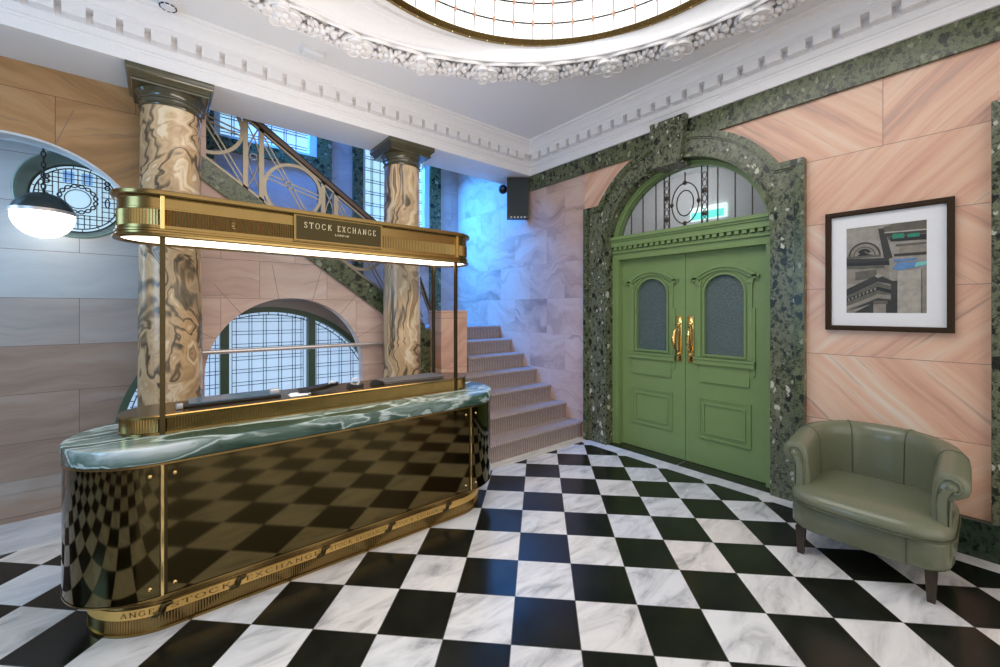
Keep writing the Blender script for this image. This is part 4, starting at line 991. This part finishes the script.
pg('f', (.14, .66), (.22, .72), (.30, .68), (.38, .66)); pg('b', (.0, .58), (.55, .58), (.56, .62), (0, .64)); pg('c', (.0, .64), (.45, .64), (.46, .665), (0, .665)); pg('f', (0, .555), (.56, .54), (.56, .585), (0, .59)); pg('c', (.0, .52), (.5, .51), (.5, .535), (0, .55))
pg('b', (.42, .96), (.50, .96), (.60, .62), (.50, .60)); pg('c', (.48, .97), (.62, 1), (1, 1), (1, .80), (.55, .82)); pg('b', (.50, .86), (1, .86), (1, .89), (.50, .90)); pg('e', (.50, .90), (1, .89), (1, .905), (.5, .915)); pg('f', (.58, .80), (1, .79), (1, .85), (.56, .85)); pg('g', (.60, .83), (.74, .83), (.74, .88), (.60, .885)); pg('g', (.78, .83), (.92, .83), (.92, .87), (.78, .87))
pg('d', (.68, .64), (1, .64), (1, .76), (.68, .76)); pg('c', (.64, .74), (1, .74), (1, .765), (.64, .765)); pg('b', (.62, .63), (1, .63), (1, .66), (.62, .66)); pg('h', (.60, .50), (.66, .56), (.98, .56), (.98, .51), (.66, .47)); pg('i', (.86, .50), (1, .52), (1, .56), (.88, .55)); pg('h', (.62, .57), (.90, .58), (.88, .60), (.62, .60))
pg('e', (.66, 0), (.94, 0), (.94, .47), (.66, .47)); pg('d', (.94, 0), (1, 0), (1, .5), (.94, .48)); pg('c', (.935, 0), (.95, 0), (.95, .47), (.935, .47))
pg('b', (0, .28), (.42, .44), (.60, .36), (.60, .32), (.42, .36), (0, .20)); pg('e', (.38, .42), (.42, .46), (.48, .42), (.42, .40)); pg('c', (0, .20), (.42, .35), (.60, .30), (.60, .20), (.42, .22), (0, .08)); pg('f', (0, .17), (.42, .30), (.58, .26), (.58, .22), (.42, .26), (0, .13))
for i in range(8): pg('d', (.02+.05*i, .14+.0165*i), (.045+.05*i, .148+.0165*i), (.045+.05*i, .175+.0165*i), (.02+.05*i, .167+.0165*i))
pg('d', (0, .04), (.42, .22), (.58, .19), (.58, .16), (.42, .18), (0, .02)); pg('b', (0, 0), (0, .02), (.42, .17), (.58, .15), (.58, 0)); pg('d', (.36, 0), (.52, 0), (.52, .12), (.36, .12)); pg('c', (.36, .1), (.54, .1), (.54, .14), (.36, .14)); pg('b', (.58, 0), (.66, 0), (.66, .36), (.58, .36)); pg('d', (0, 0), (.1, 0), (.32, .1), (0, .02))
make('print', mb, pm, pic, 0)
# ------------------------------------------------------------------ armchair
ch = thing('tub_armchair', 'olive green leather tub armchair with rolled arms standing below the framed picture', 'armchair', (3.35, .48, 0))
def ssq(cx, cy, hx, hy, n=48, p=5.):
    out = []
    for k in range(n):
        a = 2*PI*k/n; c, s = math.cos(a), math.sin(a); out.append((cx+hx*math.copysign(abs(c)**(2/p), c), cy+hy*math.copysign(abs(s)**(2/p), s)))
    return out
cy0 = .482
def cushion(mb, cx, cy, hx, hy, prof, p=5.):
    rs = []
    for d, z in prof: rs.append([(x, y, z) for x, y in ssq(cx, cy, hx-d, hy-d, 56, p)])
    mb.rings(rs)
def bow(mb, amt, cx):   # bow the front edge toward the camera side
    mb.v = [(x-amt*max(0, 1-((y-cy0)/.38)**2) if x < cx else x, y, z) for x, y, z in mb.v]
mb = MB(); cushion(mb, 3.36, cy0+.006, .350, .350, [(.03, .165), (.008, .172), (0, .19), (0, .30), (.004, .325), (.02, .335)], 6); bow(mb, .03, 3.3); P('seat_base', mb, M['leather'], ch, 60)
mb = MB(); cushion(mb, 3.29, cy0, .325, .346, [(.03, .326), (.008, .332), (-.004, .352), (-.004, .372), (.006, .395), (.03, .412), (.08, .424), (.16, .430), (.26, .432)], 5); bow(mb, .035, 3.3)
sc_ = P('seat_cushion', mb, M['leather'], ch, 70)
mb = MB(); loop = ssq(3.29, cy0, .331, .352, 80, 5); mb.tube([(x-.035*max(0, 1-((y-cy0)/.38)**2) if x < 3.3 else x, y, .337) for x, y in loop], .005, 6, True); P('cushion_piping', mb, M['piping'], sc_)
# U shell
def upath(n=60):
    pts = []; x0, xb = 3.10, 3.62; hy = .292; rc = .27
    for i in range(14): pts.append((x0+(xb-rc-x0)*i/14, cy0+hy-.0*i))
    for i in range(17): a = PI/2*i/16; pts.append((xb-rc+rc*math.sin(a), cy0+hy-rc+rc*math.cos(a)))
    for i in range(1, 6): pts.append((xb, cy0+hy-rc-(2*(hy-rc))*i/6))
    m = [(x, 2*cy0-y) for x, y in pts[:31]][::-1]
    return pts+m
path = upath(); N = len(path)
def shell_ring(i):
    x, y = path[i]; a = Vector(path[max(i-1, 0)]); b = Vector(path[min(i+1, N-1)]); t = (b-a).normalized(); nrm = Vector((-t.y, t.x))   # outward?
    c = Vector((3.35, cy0)); 
    if nrm.dot(Vector((x, y))-c) < 0: nrm = -nrm
    s = i/(N-1); u = abs(2*s-1)      # 1 at arm fronts, 0 at back
    h = .748-.078*max(0, (u-.25)/.75)**1.2
    ro = .052+.012*u
    prof = [(-.035, .40), (-.035, .50), (-.030, h-.14), (-.028, h-.08), (-.018, h-.035), (.004, h-.008), (.03, h), (.03+ro*.75, h-.012), (.03+ro*1.15, h-.04), (.03+ro*1.25, h-.075), (.03+ro*1.05, h-.108), (.03+ro*.6, h-.128), (.05, h-.135), (.042, h-.16), (.045, .40), (.05, .25), (.035, .17), (-.02, .17)]
    return [(x+nrm.x*o, y+nrm.y*o, z) for o, z in prof], (x, y, nrm, h, ro)
mb = MB(); rr_ = [shell_ring(i) for i in range(N)]
def capring(r, f, dx):
    cx_ = sum(v[0] for v in r)/len(r); cyy = sum(v[1] for v in r)/len(r); czz = sum(v[2] for v in r)/len(r)
    return [(v[0]+dx, cyy+(v[1]-cyy)*f, czz+(v[2]-czz)*(1-(1-f)*.12)) for v in r]
mb.rings([capring(rr_[0][0], .72, -.016)]+[capring(rr_[0][0], .92, -.010)]+[r for r, _ in rr_]+[capring(rr_[-1][0], .92, -.010), capring(rr_[-1][0], .72, -.016)])
shl = P('backrest', mb, M['leather'], ch, 55)
for i in (0, N-1):
    (x, y, nrm, h, ro) = rr_[i][1]
    mb = MB(); pr = [(.01, .42), (-.012, .52), (-.010, h-.10), (.0, h-.06), (.02, h-.032), (.045, h-.028), (.07, h-.045), (.078, h-.075), (.066, h-.098), (.048, h-.10)]
    mb.tube([(x-.017, y+nrm.y*o, z) for o, z in pr], .007, 8)
    mb.tube([(x-.019, y+nrm.y*o, z) for o, z in [(.042, h-.14), (.034, h-.3), (.034, .44)]], .006, 8)
    P('arm_piping', mb, M['leather'], shl)
    mb = MB(); mb.ell((x-.012, y+nrm.y*.045, h-.078), (.014, 0, 0), (0, .024, 0), (0, 0, .024), 14, 8)
    rs = []
    for o, hw, z in ((.012, .022, .40), (.010, .022, .5), (.014, .022, h-.12), (.03, .024, h-.085)): rs.append([(x-.012+e*.02-.006*(e < 0), y+nrm.y*o+w_*hw, z) for e, w_ in ((0, -1), (-1, -.7), (-1, .7), (0, 1))])
    mb.rings(rs); P('arm_front', mb, M['leather'], shl, 40)
for fi in (.22, .38, .62, .78):
    mb = MB(); i = int(fi*(N-1)); r = rr_[i][0]; mb.tube([Vector(v)+Vector((0, 0, .001)) for v in r[0:8]], .0035, 6)
    P('back_seam', mb, M['piping'], shl)
mb = MB(); mb.tube([(2.978, .30, .185), (2.974, .30, .25), (2.982, .30, .322)], .003, 6); P('base_seam', mb, M['piping'], ch)
for (x, y) in ((3.05, .772), (3.05, .215), (3.60, .74), (3.60, .23)):
    mb = MB(); rs = []
    for w, z in ((.014, 0), (.016, .01), (.024, .168)): rs.append([(x+a*w, y+b*w, z) for a, b in ((-1, -1), (1, -1), (1, 1), (-1, 1))])
    mb.rings(rs); P('leg', mb, M['wood'], ch, 0)
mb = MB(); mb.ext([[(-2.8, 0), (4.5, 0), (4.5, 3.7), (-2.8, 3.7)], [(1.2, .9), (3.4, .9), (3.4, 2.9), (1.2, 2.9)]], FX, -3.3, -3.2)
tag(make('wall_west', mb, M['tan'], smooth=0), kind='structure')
w6 = thing('added_window_6', 'added leaded window in the unseen left side wall as source of cool fill', None, (-3.25, 2.3, .9), kind='structure')  # added unseen window, put in as the source of the cool side fill
mb = MB(); mb.box((-3.27, 1.2, .9), (-3.26, 3.4, 2.9)); P('leaded_glass', mb, M['winB'], w6, 0)  # glass of the added unseen window
mb = MB()
for i in range(5): mb.box((-3.25, 1.2+.5375*i, .9), (-3.21, 1.25+.5375*i, 2.9)); mb.box((-3.245, 1.2, .9+.4875*i), (-3.215, 3.4, .95+.4875*i))
P('frame', mb, M['gframe'], w6, 0)  # frame of the added unseen window
# ------------------------------------------------------------------ lights, world, camera
def area(name, loc, target, size, power, col, sy=None, spread=None):
    l = bpy.data.lights.new(name, 'AREA'); l.energy = power; l.color = col; l.size = size
    if sy: l.shape = 'RECTANGLE'; l.size_y = sy
    if spread: l.spread = spread
    o = bpy.data.objects.new(name, l); COL.objects.link(o); o.location = loc
    o.rotation_euler = (Vector(target)-Vector(loc)).to_track_quat('-Z', 'Y').to_euler(); return o
area('skylight_daylight', (C1.x, C1.y, 3.70), (C1.x, C1.y, 0), 2.6, 46, (1, .97, .93))
area('stair_window_light', (2.75, 5.70, 3.4), (3.85, 5.25, 2.1), .9, 88, (.03, .29, 1.0), 1.5, 1.5)
area('stair_window_light_upper', (1.0, 5.70, 4.1), (2.2, 5.4, 2.2), .9, 60, (.03, .25, 1.0), .9, 2.0)
area('canopy_light', (.88, GY, 1.872), (.88, GY, 0), 1.7, 5, (1, .80, .6), .3)
area('added_ceiling_fill', (.88, GY, 2.11), (.88, GY, 4), 1.7, 16, (1, .90, .80), .3)  # added upward fill for the ceiling, no fitting modelled on the canopy
area('side_fill_light', (-3.15, 2.3, 1.9), (-.6, 4.2, 1.2), 2.0, 80, (.32, .62, 1.0), 1.9)  # cool fill that goes with the added side window
area('niche_fill_light', (-2.6, 4.80, 2.2), (0, 5.0, 1.9), .3, 60, (.30, .62, 1.0), 1.2)  # added bluish fill along the niche, no window stands here
def pt(name, loc, p, col, r=.05):
    l = bpy.data.lights.new(name, 'POINT'); l.energy = p; l.color = col; l.shadow_soft_size = r; o = bpy.data.objects.new(name, l); COL.objects.link(o); o.location = loc
pt('vestibule_fill', (4.8, 2.6, 3.0), 9, (.9, .96, 1), .1)  # added fill to brighten what shows behind the fanlight, no fitting
w = bpy.data.worlds.new('World'); bpy.context.scene.world = w; w.use_nodes = True
w.node_tree.nodes['Background'].inputs[0].default_value = (1, .95, .9, 1); w.node_tree.nodes['Background'].inputs[1].default_value = 1.45
cam = bpy.data.cameras.new('Camera'); co = bpy.data.objects.new('Camera', cam); COL.objects.link(co)
F = 409.61; A2 = math.atan((997.16-500)/F)
cam.sensor_width = 36; cam.sensor_fit = 'HORIZONTAL'; cam.lens = 36*F/1000; cam.shift_y = -(333.5-310.12)/1000; cam.clip_start = .05
co.location = (0, 0, 1.5); co.rotation_euler = (PI/2, 0, PI/2-A2-PI/2+0)
fwd = Vector((math.cos(A2), math.sin(A2), 0)); co.rotation_euler = fwd.to_track_quat('-Z', 'Y').to_euler()
sc = bpy.context.scene; sc.camera = co
vs = sc.view_settings; vs.view_transform = 'Standard'; vs.look = 'None'; vs.exposure = 0; vs.gamma = 1; vs.use_curve_mapping = False
